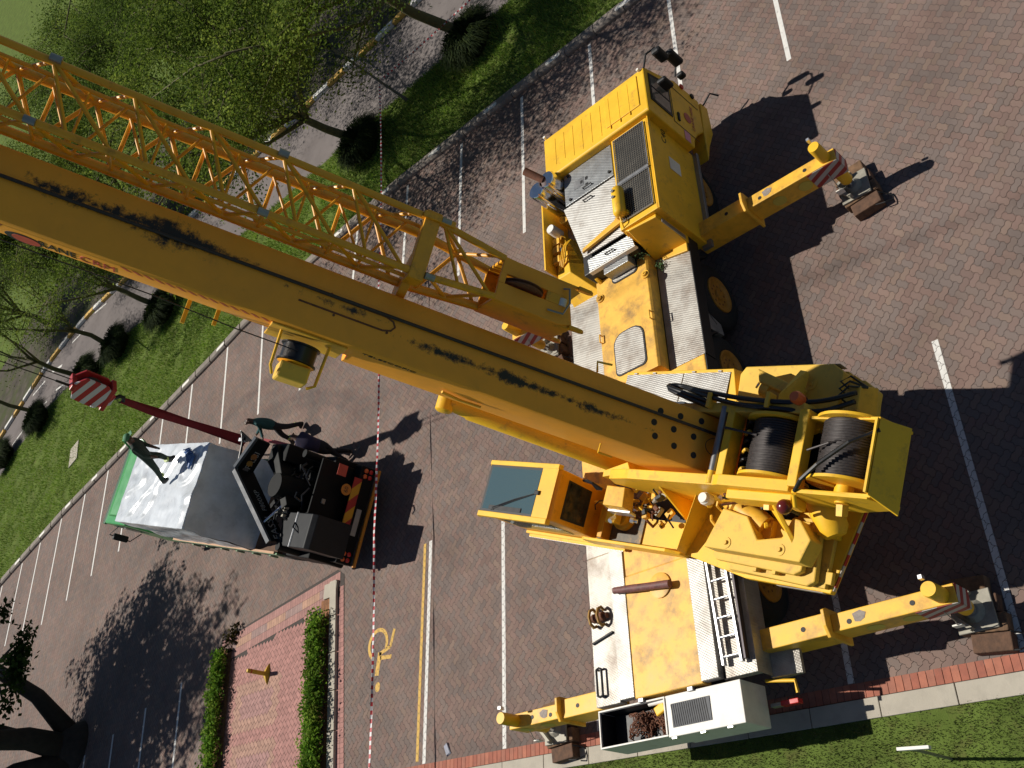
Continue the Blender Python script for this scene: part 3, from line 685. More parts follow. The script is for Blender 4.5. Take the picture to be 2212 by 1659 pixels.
for (x, y) in ((5.86, -0.02), (5.7, -0.02), (5.84, 0.1)): cp().box(x - .035, x + .035, y - .03, y + .03, 2.457, 2.459).build('stencil_mark', 'dark', h1)
# bracket lying across the covers
cp().prism([(4.28, 0.3), (4.36, 0.28), (4.45, -0.1), (4.55, -0.5), (4.7, -0.62), (4.62, -0.7), (4.42, -0.62), (4.34, -0.1)], 'z', 2.3, 2.36).build('cover_bracket', 'yellow_worn', crane, 0.01)
for (x, y) in ((6.16, 0.74), (6.06, 1.02)):
    m_ = cp().lathe((x, y, 1.55), (x, y, 2.76), [(0, .17), (.03, .19), (.97, .19), (1, .17)], 24).build('silencer', 'chrome', crane, 0, True)
cp().lathe((6.2, 0.82, 2.74), (6.42, 1.06, 3.02), [(0, .075), (1, .08)], 18).build('exhaust_tip', 'rust', crane, 0, True)
cp().box(5.6, 6.35, 0.55, 0.63, 1.55, 2.15).build('silencer_bracket', 'black', crane)
tk = cp().lathe((4.25, -0.86, 2.66), (4.9, -0.86, 2.66), [(0, .04), (.03, .09), (.1, .115), (.9, .115), (.97, .09), (1, .04)], 18).build('air_tank', 'yellow', crane, 0, True)
for x in (4.62, 4.76): cp().cyl((x, -0.84, 2.76), (x, -0.84, 2.8), 0.03).build('tank_valve', 'grey_metal', tk, 0, True)
cp().tube([(4.26, -.84, 2.64), (4.15, -.84, 2.6), (4.1, -.8, 2.5), (4.05, -.74, 2.3)], 0.014).build('tank_pipe', 'yellow', tk)
cp().box(4.3, 4.36, -0.98, -0.74, 2.5, 2.6).build('tank_foot', 'yellow', tk)
# sloping wedge behind the radiator
MB(CF).hull4([(3.92, -1.46, 1.5), (4.25, -1.46, 1.5), (4.25, -0.7, 1.5), (3.96, -0.7, 1.5)], [(4.0, -1.44, 2.42), (4.07, -1.44, 2.42), (4.07, -0.76, 2.46), (4.02, -0.86, 2.46)]).build('fan_cowl', 'yellow', crane, 0.015)
cp().box(3.94, 4.02, -1.475, -1.462, 1.62, 2.3).build('cowl_plate', 'grey_metal', crane)
cp().prism([(3.75, -1.43), (4.05, -1.43), (4.05, -0.8), (3.85, -0.9)], 'z', 1.5, 1.55).build('cowl_foot', 'yellow_worn', crane, 0.01)
# far-side wall, valve box, filter and pipes
cp().box(4.55, 6.55, 1.34, 1.38, 1.3, 2.22).build('side_wall', 'yellow', crane, 0.008)
cp().box(4.55, 6.4, 0.62, 1.34, 1.4, 1.48).build('bay_floor', 'plate', crane)
vb = MB(CF).hull4([(3.95, 0.58, 1.48), (5.42, 1.0, 1.48), (5.42, 1.34, 1.48), (3.95, 1.3, 1.48)], [(4.45, 0.98, 1.92), (5.4, 1.06, 1.92), (5.4, 1.33, 1.92), (4.45, 1.3, 1.92)]).build('valve_box', 'yellow', crane, 0.012)
for (x, y) in ((5.3, 1.22), (5.1, 1.24), (4.85, 1.24)):
    cp().box(x - .08, x + .08, y - .09, y + .09, 1.92, 2.02).build('valve', 'yellow_worn', vb, 0.01)
    cp().tube([(x, y - .09, 1.97), (x + .05, y - .16, 2.02), (x + .02, y - .2, 1.95)], 0.016).build('valve_pipe', 'yellow_worn', vb)
cp().lathe((5.05, 1.12, 1.92), (5.05, 1.12, 2.0), [(0, .045), (1, .045)], 12).build('valve_cap', 'black', vb, 0, True)
for k in range(3): cp().tube([(4.6 + .02 * k, 1.25 - .05 * k, 1.93), (4.75, 1.12 - .05 * k, 2.02), (5.0, 1.05 - .05 * k, 2.03), (5.2, 1.0 - .05 * k, 1.93)], 0.016).build('valve_pipe', 'yellow', vb)
cp().lathe((5.45, 1.15, 1.95), (5.45, 1.15, 2.25), [(0, .1), (.9, .1), (1, .09)], 18).build('air_filter', 'white', crane, 0, True)
cp().lathe((5.95, 1.1, 1.5), (5.95, 1.1, 1.85), [(0, .16), (1, .14)], 16).build('filter_housing', 'yellow_worn', crane, 0, True)
cp().prism([(3.95, 1.9), (4.28, 2.1), (4.32, 2.02), (4.18, 1.6), (3.98, 1.55), (3.88, 1.7)], 'y', 0.35, 0.42).build('hinge_lug', 'yellow', crane, 0.012)
# small weeds growing on the deck
MT['weed'] = mat('weed_leaves', (0.06, 0.12, 0.03), 0.8, var=0.4, scale=9)
for (x, y, z, r_, n_) in ((4.0, -0.62, 1.78, .17, 130), (3.75, -0.82, 1.52, .09, 90)):
    q = cp()
    for _ in range(n_):
        p = V((x + rnd.gauss(0, r_ * .5), y + rnd.gauss(0, r_ * .5), z + abs(rnd.gauss(0, r_ * .5)))); a = rnd.random() * 6.28; l = .03
        q.add([p, p + V((math.cos(a) * l, math.sin(a) * l, rnd.uniform(-.01, .02))), p + V((math.cos(a + .9) * l, math.sin(a + .9) * l, rnd.uniform(0, .03)))], [(0, 1, 2)])
    w_ = q.build('deck_weed', 'weed', None, org=CF @ V((x, y, z)))
    tag(w_, {(4.0): 'largest green weed sprouting beside the step box on the crane', (3.75): 'dark weed in the gutter at the head of the near walkway', (3.0): 'tiny weed on the near tread-plate walkway, upper one', (2.3): 'tiny weed on the near tread-plate walkway, lower one', (3.5): 'small weed tuft against the spine box gutter'}[x], 'weed')

# wheels
def wheel(x, side, steer=0.0):
    y = 1.40 * side - (0.02 if side < 0 else -0.0); yi = y - side * 0.46
    t = cp(); prof = [(.3, .28), (.04, .345), (0, .40), (0.02, .52), (.12, .63), (.25, .665), (.75, .665), (.88, .63), (.98, .5), (1, .35)]
    wl = t.lathe((x, y, .665), (x, yi, .665), prof, 36).build('wheel', 'tyre', crane, 0, True)
    if side < 0:
        cp().lathe((x, y - .012, .665), (x, y + .14, .665), [(.02, .01), (.02, .08), (.06, .1), (.3, .11), (.36, .2), (.32, .25), (.12, .29), (.03, .315), (0, .335), (.03, .355), (.3, .36)], 30).build('rim', 'rim', wl, 0, True)
        for k in range(10):
            a = k * math.pi / 5; cp().cyl((x + .19 * math.cos(a), y + .07, .665 + .19 * math.sin(a)), (x + .19 * math.cos(a), y + .03, .665 + .19 * math.sin(a)), .022, n=6).build('wheel_nut', 'rust', wl)
    return wl
for x in (5.75, 3.23, 1.65, -0.5, -2.08):
    for s_ in (-1, 1): wheel(x, s_)
for (x0, x1) in ((4.75, 6.7), (2.35, 4.05), (0.8, 2.3)):
    xm = (x0 + x1) / 2; q = cp()
    for k in range(9):
        a0, a1 = math.radians(20 + k * 15.5), math.radians(20 + (k + 1) * 15.5); r0, r1 = .78, .82
        q.add([(xm + math.cos(a) * r_, yy, .665 + math.sin(a) * r_ * .95) for yy in (-1.42, -1.0) for a in (a0, a1) for r_ in (r0, r1)], [(0, 1, 3, 2), (4, 6, 7, 5), (0, 4, 5, 1), (2, 3, 7, 6), (1, 5, 7, 3), (0, 2, 6, 4)])
    q.build('mudguard', 'black', crane)
cp().prism([(2.25, 1.22), (2.6, 1.22), (2.5, .8), (2.3, .75)], 'y', -1.42, -1.3).build('step', 'plate', crane)
cp().prism([(1.1, 1.22), (0.5, 1.22), (0.7, .85), (1.0, .8)], 'y', -1.42, -1.3).build('step', 'plate', crane)
# storage box across the rear, its left half open
bx = cp(); z0, z1 = .82, 1.46
bx.box(-4.22, -3.64, 0.13, -1.17, z0, z1)
box = bx.build('storage_box', 'white', crane, 0.01)
q = cp(); q.box(-4.2, -3.64, 0.14, 1.42, .82, .84); q.box(-4.2, -4.175, .14, 1.42, .84, z1); q.box(-3.665, -3.64, .14, 1.42, .84, z1); q.box(-4.175, -3.665, 1.395, 1.42, .84, z1); q.box(-4.175, -3.665, .131, .155, .84, z1 + .02)
q.build('open_bin', 'white', box, 0.004)
q = cp().box(-4.17, -3.67, .16, 1.39, .845, .85); q.box(-4.172, -4.168, .16, 1.39, .85, z1 - .03); q.box(-3.672, -3.668, .16, 1.39, .85, z1 - .03); q.box(-4.16, -3.68, 1.388, 1.392, .85, z1 - .03); q.build('bin_lining', 'dark', box)
mt_ = cp().box(-4.1, -3.77, -0.64, 0.03, 1.462, 1.472).build('rubber_mat', mat('grey_rubber', (0.06, 0.065, 0.075), 0.6), box)
for k in range(17): y = -0.6 + k * .037; MB(CF).add([(-4.09, y, 1.472), (-4.09, y + .012, 1.472), (-3.78, y + .042, 1.472), (-3.78, y + .03, 1.472), (-4.09, y, 1.478), (-4.09, y + .012, 1.478), (-3.78, y + .042, 1.478), (-3.78, y + .03, 1.478)], [(4, 5, 6, 7), (0, 1, 5, 4), (1, 2, 6, 5), (2, 3, 7, 6), (3, 0, 4, 7)]).build('mat_rib', 'black', mt_)
for y in (-0.9, 0.05, -0.45): cp().box(-4.24, -4.22, y - .04, y + .04, 1.36, 1.44).build('box_latch', 'alu', box)
for y in (0.55, -0.35): cp().box(-3.66, -3.58, y - .05, y + .05, 1.35, 1.5).build('box_hinge', 'grey_metal', box, .008)
cp().cyl((-3.68, .5, 1.36), (-3.68, -.4, 1.42), .035).build('drawbar', 'white', box, 0, True)
tl = cp().box(-3.965, -3.91, -1.62, -1.25, .79, .9).build('tail_lamp_bar', 'grey_metal', crane, .01)
cp().box(-3.975, -3.905, -1.70, -1.42, .785, .915).build('tail_lamp', 'redplastic', tl, .01)
cp().tube([(-3.62, -1.3, 1.0), (-3.7, -1.75, 1.0), (-3.86, -1.75, .98)], .025).build('lamp_guard', 'yellow', crane)
cp().prism([(-1.45, 1.1), (-1.9, 1.02), (-1.9, .95), (-1.45, .9)], 'x', -3.62, -3.1).build('rear_wing', 'plate_d', crane)

# outriggers
def outrigger(lx, ly, side, plate=True):
    s = -1 if ly < 0 else 1; ye = ly + s * .17; yc = s * 2.5 if s < 0 else 2.35
    o1 = cp().box(lx - .15, lx + .15, s * 1.35, yc, .74, 1.27).build('outrigger_sleeve', 'yellow_worn', crane, .012)
    cp().prism([(lx - .2, .68), (lx + .2, .68), (lx + .2, 1.3), (lx + .17, 1.38), (lx - .05, 1.38), (lx - .2, 1.3)], 'y', yc, yc + s * .05).build('collar', 'yellow_worn', o1, .01)
    o2 = cp().box(lx - .12, lx + .12, yc + s * .05, ye, .78, 1.22).build('outrigger_beam', 'yellow_worn', crane, .012)
    for (y, x) in ((yc - s * .35, lx), (ye - s * .55, lx), (yc + s * .3, lx - .03)): cp().cyl((x, y, 1.19), (x, y, 1.2755 if abs(y) < abs(yc) else 1.2255), .035, n=14).build('pin_hole', 'black', o2)
    cp().prism([(lx - .05, yc + s * .38), (lx + .06, yc + s * .36), (lx + .085, yc + s * .47), (lx + .04, yc + s * .55), (lx - .03, yc + s * .52), (lx - .065, yc + s * .45)], 'z', 1.22, 1.2245).build('bare_patch', mat('bare_primer', (0.26, 0.22, 0.19), .7, var=.3, scale=20), o2)
    for k in (.35, .85): cp().lathe((lx - .121, yc + s * (.2 + k), 1.0), (lx - .126, yc + s * (.2 + k), 1.0), [(0, .12), (1, .12)], 20).build('reflector_disc', mat('pale_yellow_disc', (0.62, 0.5, 0.08), 0.6), o2)
    if plate:
        cp().box(lx - .128, lx - .121, ye - s * .55 if s < 0 else ye - .55, ye, .8, 1.2).build('warning_plate', 'rw', o2)
        cp().box(lx - .12, lx + .12, ye + s * .002, ye + s * .008, .8, 1.2).build('warning_plate', 'rw', o2)
    j = cp().lathe((lx, ly, .45), (lx, ly, 1.6), [(0, .08), (.04, .105), (.3, .105), (.32, .09), (.64, .09), (.66, .102), (.97, .102), (1, .095)], 22).build('jack', 'yellow', crane, 0, True)
    cp().lathe((lx, ly, .25), (lx, ly, .5), [(0, .075), (1, .075)], 16).build('jack_rod', 'chrome', j, 0, True)
    cp().cbox((lx + .15, ly - s * .04, 1.62), (.05, .05, .09)).build('jack_fitting', 'alu', j)
    pd = cp(); pd.cbox((lx, ly, .24), (.52, .52, .04)); pd.lathe((lx, ly, .26), (lx, ly, .33), [(0, .16), (1, .09)], 12)
    pad = pd.build('jack_pad', 'padgrey', crane, .01)
    for a in (0.5, 2.3): cp().cbox((lx + .2 * math.cos(a), ly + .2 * math.sin(a), .33), (.05, .3, .09), Matrix.Rotation(a, 3, 'Z')).build('pad_lug', 'padgrey', pad)
    cp().tube([(lx - .14, ly - s * .1, 1.0), (lx - .2, ly + .1, .7), (lx - .22, ly + .12, .62)], .008).build('pin_chain', 'grey_metal', j)
    cp().cbox((lx - .22, ly + .13, .55), (.02, .12, .12)).build('pin_flag', 'white', j)
outrigger(4.30, -4.06, -1); outrigger(-3.14, -4.06, -1); outrigger(-3.42, 3.45, 1, False); outrigger(4.44, 3.12, 1)
# timber packs under the jacks
LB = {'near the carrier cab': (4.30, -4.06, .12), 'by the lawn kerb and white line': (-3.14, -4.06, -.1), 'behind the open chain bin': (-3.42, 3.45, .1), 'half hidden behind the boom': (4.44, 3.12, .3)}
for where, (lx, ly, rz) in LB.items():
    for k, (dx, dy, l_) in enumerate(((-.42, -.1, .5), (-.16, -.05, .62), (.1, .0, .62), (.36, .05, .55))):
        c = CF @ V((lx + dx, ly + dy, 0)); mb = MB(Matrix.Translation(c) @ Matrix.Rotation(rz, 4, 'Z')).box(-.12, .12, -l_ / 2, l_ / 2, 0.004, .215)
        o = mb.build('timber_block', 'wood' if k % 2 else 'wood2', None, .015, org=c)
        tag(o, '%s timber block under the jack %s' % (('lowest', 'second', 'third', 'top')[k], where), 'timber', 'timber blocks under the outrigger jacks')
    c = CF @ V((lx - .45, ly - .35, 0))
    tag(MB(Matrix.Translation(c)).tube([(-.1, .1, .2), (-.12, -.05, .18), (-.05, -.15, .06), (.05, -.16, .02), (.1, -.1, .08), (.12, 0, .2)], .012).build('lifting_strap', 'black', None, org=c), 'black strap loop on the timber blocks %s' % where, 'strap', 'straps on the timber blocks')

# ------------------------------------------------------------------ the crane: superstructure (local axes: right, forward, up)
SF = Matrix.Translation((6.7, 8.3, 0)) @ Matrix.Rotation(-math.radians(22), 4, 'Z')
def sp_(): return MB(SF)
sp_().lathe((0, 0, 1.5), (0, 0, 1.66), [(0, 1.15), (.5, 1.15), (.52, 1.05), (1, 1.05)], 40).build('slew_ring', 'yellow_worn', crane, 0, True)
plat = sp_().prism([(-1.42, 1.0), (-.45, 1.0), (-.45, .6), (.5, .6), (1.38, .5), (1.4, -1.7), (1.4, -3.4), (1.15, -3.8), (-.45, -3.9), (-1.64, -3.62), (-1.62, -2.3), (-1.42, -1.2)], 'z', 1.64, 1.76).build('slew_platform', 'yellow', crane, .015)
# left wall beside the operator cab and walkway lip
sp_().prism([(.78, 1.66), (.78, 1.96), (.7, 2.02), (-1.0, 2.02), (-1.2, 1.9), (-1.2, 1.66)], 'x', -1.46, -1.41).build('side_panel', 'yellow', plat, .01)
sp_().box(-1.49, -1.40, .15, 2.45, 1.575, 1.6).build('cab_step', 'yellow', plat, .006)
for k in range(38): sp_().box(-1.497, -1.491, .18 + k * .06, .215 + k * .06, 1.575, 1.602).build('step_tooth', 'alu', plat)
sp_().box(-1.4, -.45, -.3, .62, 1.765, 1.79).build('floor_plate', mat('oily_steel', (0.10, 0.08, 0.05), 0.45, var=0.5, scale=7, dirt=(0.5, 0.27, 0.03), damt=1.0, dscale=4), plat)
sp_().box(-1.38, -.5, .35, .45, 1.79, 2.0).build('bulkhead', 'orange', plat, .01)
# tool box with tread-plate lid in front on the right
tb_ = sp_().hull4([(.85, -1.85, 1.76), (1.44, -1.72, 1.76), (1.44, .55, 1.76), (.5, .55, 1.76)], [(.9, -1.78, 2.08), (1.42, -1.62, 2.1), (1.42, .53, 2.1), (.5, .53, 2.1)]).build('tool_box', 'yellow', plat, .012)
for (a, b) in ((-.68, .5), (-1.58, -.7)): sp_().add([(.62, a, 2.104), (1.36, a, 2.104), (1.36, b, 2.104), (.62, b, 2.104), (.62, a, 2.112), (1.36, a, 2.112), (1.36, b, 2.112), (.62, b, 2.112)], [(4, 5, 6, 7), (0, 1, 5, 4), (1, 2, 6, 5), (2, 3, 7, 6), (3, 0, 4, 7)]).build('tread_plate', 'plate_b', tb_)
for u_ in (.35, -.05, -.85, -1.35): sp_().cyl((1.38, u_, 2.112), (1.38, u_ - .06, 2.112), .014, n=6).build('hinge', 'alu', tb_)
sp_().lathe((.72, .05, 2.11), (.72, -.02, 2.3), [(0, .16), (.6, .16), (.65, .1), (1, .1)], 16).build('filler_cap', 'alu', tb_, 0, True)
sp_().cyl((.72, -.3, 2.14), (.7, -.65, 2.2), .075).build('pump_body', 'dark', tb_, 0, True)
sp_().box(.56, .84, -.95, -.5, 2.12, 2.24).build('pump_base', mat('blue_black_paint', (0.02, 0.03, 0.045), 0.4), tb_, .01)

# counterweights
cr = sp_().prism([(.66, -1.85), (1.3, -1.8), (1.42, -1.88), (1.42, -3.3), (1.3, -3.48), (.66, -3.48)], 'z', 1.9, 2.16).build('counterweight', 'cwt', crane, .02)
sp_().prism([(.62, -1.95), (1.46, -1.95), (1.46, -2.66), (1.4, -3.4), (.62, -3.45)], 'z', 1.765, 1.9).build('lower_slab', 'cwt', cr, .015)
sp_().prism([(.5, -3.5), (1.2, -3.5), (1.22, -3.72), (1.1, -3.88), (.5, -3.88)], 'z', 1.765, 2.02).build('rear_block', 'cwt', cr, .015)
sp_().box(1.424, 1.43, -3.38, -3.0, 1.92, 2.12).build('warning_plate', 'rw2', cr)
sp_().box(.5, 1.12, -3.892, -3.884, 1.92, 2.0).build('warning_plate', 'rw2', cr)
sp_().lathe((1.12, -3.02, 2.162), (1.12, -3.02, 2.19), [(0, .09), (.4, .09), (.41, .035), (1, .03)], 14).build('lift_bolt', 'cwt', cr, 0, True)
pump = sp_().hull4([(.92, -2.5, 2.16), (1.24, -2.35, 2.16), (1.02, -3.0, 2.16), (.8, -2.9, 2.16)], [(1.02, -2.44, 2.56), (1.22, -2.38, 2.56), (1.0, -2.92, 2.5), (.86, -2.86, 2.5)]).build('motor_guard', 'cwt', crane, .02)
mo = sp_().lathe((.98, -2.42, 2.42), (.78, -2.92, 2.34), [(0, .08), (.05, .12), (.3, .13), (.32, .1), (.9, .1), (1, .06)], 16).build('hydraulic_motor', 'yellow_worn', crane, 0, True)
sp_().lathe((1.0, -2.38, 2.45), (1.01, -2.36, 2.47), [(0, .05), (1, .05)], 12).build('motor_cap', 'alu', mo, 0, True)
for k in range(3): sp_().tube([(.8 + .04 * k, -2.9, 2.36), (.7 + .05 * k, -3.0, 2.42 - .03 * k), (.6 + .04 * k, -2.9, 2.3), (.55, -2.7, 2.25)], .02).build('pipe', 'yellow_worn', mo)
# the left stack, notched
cl = sp_().prism([(-1.37, -2.0), (-.80, -2.2), (-.88, -2.62), (-1.18, -2.84), (-1.11, -3.2), (-.84, -3.3), (-.86, -3.42), (-1.10, -3.62), (-1.40, -3.52)], 'z', 2.12, 2.44).build('counterweight', 'cwt', crane, .02)
sp_().prism([(-1.40, -1.92), (-1.47, -2.0), (-1.52, -3.26), (-1.46, -3.36), (-.8, -3.4), (-.8, -2.2)], 'z', 2.0, 2.11).build('middle_slab', 'cwt', cl, .02)
sp_().prism([(-1.50, -2.08), (-1.56, -2.16), (-1.62, -3.4), (-1.55, -3.5), (-.8, -3.45), (-.8, -2.2)], 'z', 1.87, 1.98).build('lower_slab', 'cwt', cl, .02)
sp_().prism([(-1.56, -2.0), (-.7, -2.1), (-.7, -3.6), (-1.6, -3.58)], 'z', 1.762, 1.85).build('base_slab', 'cwt', cl, .01)
for (v_, u_) in ((-1.28, -2.36), (-1.28, -3.2)): sp_().lathe((v_, u_, 2.44), (v_, u_, 2.48), [(0, .08), (.25, .08), (.26, .03), (1, .03)], 14).build('lift_bolt', 'cwt', cl, 0, True)
for u_ in (-2.65, -2.95): sp_().lathe((-1.50, u_, 2.055), (-1.55, u_, 2.055), [(0, .05), (1, .05)], 6).build('tie_nut', 'cwt', cl)
sp_().box(-1.54, -1.38, -3.66, -3.36, 1.78, 1.86).build('corner_lug', 'cwt', cl, .01)
sp_().box(-1.645, -1.64, -3.5, -2.8, 1.655, 1.75).build('warning_plate', 'rw2', plat)
sp_().prism([(-1.6, -3.645), (-.5, -3.905), (-.5, -3.895), (-1.6, -3.635)], 'z', 1.69, 1.75).build('warning_plate', 'rw2', plat)
# slanted plates between cab and stack
sp_().hull4([(-1.42, -1.2, 1.76), (-1.36, -1.2, 1.76), (-.55, -1.55, 1.76), (-.6, -1.55, 1.76)], [(-1.42, -1.22, 2.02), (-1.36, -1.22, 2.02), (-.55, -1.58, 2.3), (-.6, -1.58, 2.3)]).build('stiffener', 'yellow', plat, .01)
sp_().prism([(-.95, 1.78), (-.62, 1.78), (-.62, 2.62)], 'y', -1.16, -1.12).build('gusset', 'yellow', plat, .006)
sp_().box(-.95, -.7, -3.65, -3.45, 1.77, 2.2).build('fin', 'yellow', plat, .01)

# clutter of hydraulics behind the cab
cl_ = sp_().lathe((-1.0, .1, 1.79), (-1.0, .1, 1.96), [(0, .2), (.5, .2), (.55, .15), (1, .15)], 20).build('swivel_motor', 'yellow', crane, 0, True)
sp_().cbox((-1.05, .12, 2.06), (.2, .2, .16)).build('valve', 'yellow', cl_, .015)
for k in range(4): sp_().tube([(-.95 + .03 * k, .25, 2.02), (-.85, .34 + .05 * k, 2.1 + .02 * k), (-.75 - .02 * k, .2, 2.06), (-.72, -.05 - .06 * k, 1.95)], .022).build('pipe', 'yellow', cl_)
vbk = sp_().hull4([(-.98, -.42, 2.25), (-.62, -.36, 2.25), (-.62, .05, 2.25), (-.98, .05, 2.25)], [(-.95, -.38, 2.46), (-.64, -.34, 2.46), (-.64, .0, 2.5), (-.95, .0, 2.5)]).build('valve_bank', 'yellow_worn', crane, .012)
sp_().hull4([(-1.02, -.4, 2.14), (-.98, -.4, 2.14), (-.98, .05, 2.14), (-1.02, .05, 2.14)], [(-1.0, -.4, 2.3), (-.96, -.4, 2.3), (-.96, .05, 2.3), (-1.0, .05, 2.3)]).build('cooling_fins', 'alu', vbk)
for k in range(3): sp_().tube([(-.72, .08 + .05 * k, 2.5), (-.66, .2, 2.62), (-.62, .42 - .04 * k, 2.6), (-.6, .5, 2.5)], .024).build('hose', 'hose', vbk)
for k in range(12):
    p = V((-.75 + rnd.uniform(-.22, .22), -.7 + rnd.uniform(-.4, .35), 2.1 + rnd.uniform(-.1, .25)))
    sp_().cbox(p, (rnd.uniform(.05, .13), rnd.uniform(.05, .15), rnd.uniform(.05, .12)), Matrix.Rotation(rnd.random() * 3, 3, 'Z')).build('valve', ('yellow_worn', 'yellow', 'padgrey', 'dark')[k % 4], vbk, .01)
    q = p + V((rnd.uniform(-.25, .25), rnd.uniform(-.3, .3), rnd.uniform(-.15, .1)))
    sp_().tube([p, (p + q) / 2 + V((0, 0, .1)), q], .014).build('pipe', ('hose', 'yellow', 'rust')[k % 3], vbk)
sp_().box(-.95, -.56, -1.1, -.3, 1.765, 1.775).build('recess_shade_floor', 'dark', plat)  # dark sheets put the shade of the recess into the floor colour
sp_().box(-1.15, -.56, -2.95, -1.75, 1.765, 1.86).build('recess_shade_floor', 'dark', plat)
for k in range(46):
    zone = k % 2
    p = V((rnd.uniform(-1.15, -.62), rnd.uniform(-1.0, .3), rnd.uniform(1.85, 2.35))) if zone else V((rnd.uniform(-1.1, -.62), rnd.uniform(-2.9, -1.8), rnd.uniform(1.95, 2.45)))
    if k % 3 == 0: sp_().lathe(p, p + V((rnd.uniform(-.1, .1), rnd.uniform(-.12, .12), rnd.uniform(.04, .1))), [(0, .03), (.5, .03), (.55, .045), (1, .04)], 8).build('fitting', ('yellow_worn', 'padgrey', 'yellow', 'alu')[k % 4], vbk, 0, True)
    elif k % 3 == 1: sp_().cbox(p, (rnd.uniform(.04, .1), rnd.uniform(.04, .12), rnd.uniform(.03, .1)), Matrix.Rotation(rnd.random() * 3, 3, 'Z')).build('fitting', ('yellow', 'yellow_worn', 'dark', 'rust')[k % 4], vbk, .008)
    else:
        q = p + V((rnd.uniform(-.3, .3), rnd.uniform(-.35, .35), rnd.uniform(-.2, .1))); sp_().tube([p, p.lerp(q, .3) + V((0, 0, .12)), p.lerp(q, .7) + V((0, 0, .1)), q], rnd.choice((.011, .016, .022))).build('pipe', ('yellow', 'hose', 'yellow_worn', 'rust')[k % 4], vbk)
wm = sp_().lathe((-.62, -2.1, 2.3), (-.95, -2.78, 2.2), [(0, .06), (.06, .13), (.3, .15), (.34, .12), (.8, .17), (1, .15)], 16).build('winch_pump', 'yellow_worn', crane, 0, True)
sp_().lathe((-.62, -2.1, 2.32), (-.6, -2.05, 2.4), [(0, .07), (1, .06)], 14).build('pump_cap', 'alu', wm, 0, True)
sp_().cbox((-.98, -2.75, 2.12), (.26, .26, .2)).build('motor_box', 'yellow_worn', wm, .02)
for k in range(5): sp_().tube([(-.65, -2.15 - .05 * k, 2.4), (-.6 - .05 * k, -2.3, 2.62), (-.66, -2.55, 2.55 - .04 * k), (-.72, -2.8 - .08 * k, 2.3)], .018).build('pipe', ('yellow', 'rust', 'hose')[k % 3], wm)
drumc = sp_().lathe((-.55, -3.55, 2.2), (-.95, -3.75, 2.1), [(0, .22), (.8, .2), (1, .14)], 18).build('gear_case', 'yellow', crane, 0, True)
bar = sp_().hull4([(-.78, -3.0, 2.5), (-.7, -3.0, 2.5), (-1.1, -3.38, 2.38), (-1.18, -3.36, 2.38)], [(-.68, -3.1, 2.72), (-.6, -3.1, 2.72), (-1.1, -3.38, 2.44), (-1.18, -3.36, 2.44)]).build('support_bar', 'yellow', crane, .008)
sp_().sphere((-.8, -3.42, 2.85), .1, 20).build('counter_ball', 'amber_ball', crane, 0, 'all')
sp_().cyl((-.8, -3.42, 2.5), (-.8, -3.42, 2.78), .02).build('ball_stalk', 'dark', crane)
sp_().lathe((-.72, -1.95, 2.45), (-.72, -1.95, 2.62), [(0, .09), (.7, .09), (.75, .08), (1, .07)], 18).build('filter_cap', 'white', crane, 0, True)

# winch frame and drums
fr_ = sp_().prism([(-.2, 2.55), (-.35, 2.86), (-.8, 2.96), (-2.35, 2.98), (-2.45, 3.02), (-3.5, 2.96), (-3.55, 2.82), (-3.5, 2.4), (-3.0, 1.76), (-.9, 1.76)], 'x', -.62, -.47).build('winch_frame', 'yellow', crane, .012)
sp_().prism([(.1, 2.3), (-.8, 2.9), (-2.35, 2.98), (-3.5, 2.96), (-3.55, 2.82), (-3.5, 2.4), (-3.0, 1.76), (-.9, 1.76)], 'x', .42, .56).build('side_cheek', 'cwt', fr_, .012)
sp_().prism([(-.56, -.05), (-.46, -.05), (-.3, -.5), (-.45, -.6)], 'z', 2.55, 2.7).build('frame_nose', 'yellow', fr_, .01)
sp_().prism([(-2.5, 2.85), (-2.5, 2.5), (-3.45, 2.4), (-3.5, 2.85)], 'x', -.75, -.62).build('frame_flare', 'yellow', fr_, .02)
sp_().box(-.56, .5, -2.48, -2.36, 2.72, 2.98).build('cross_beam', 'yellow', fr_, .012)
sp_().box(-.56, .46, -3.62, -3.48, 2.8, 3.0).build('cross_beam', 'yellow', fr_, .012)
sp_().cyl((-.55, -2.28, 2.95), (.5, -2.28, 2.95), .05, n=16).build('guide_roller', 'grey_metal', fr_, 0, True)
sp_().lathe((-.6, -2.28, 2.95), (-.42, -2.28, 2.95), [(0, .055), (1, .055)], 12).build('roller_end', 'yellow', fr_, 0, True)
sp_().box(-.46, .41, -3.45, -2.5, 1.8, 2.15).build('winch_well', 'dark', fr_)  # dark box and wall stand in for shade between the cheeks
sp_().box(-.46, .41, -2.52, -2.49, 2.15, 2.7).build('well_wall', 'dark', fr_)
for k in range(6): sp_().hose([(-.35 + .13 * k, -2.56, 2.75), (-.33 + .13 * k, -2.68, 2.86), (-.3 + .12 * k, -2.66, 2.7), (-.32 + .12 * k, -2.6, 2.4)], .022).build('well_hose', 'hose' if k % 2 else 'yellow_worn', fr_)
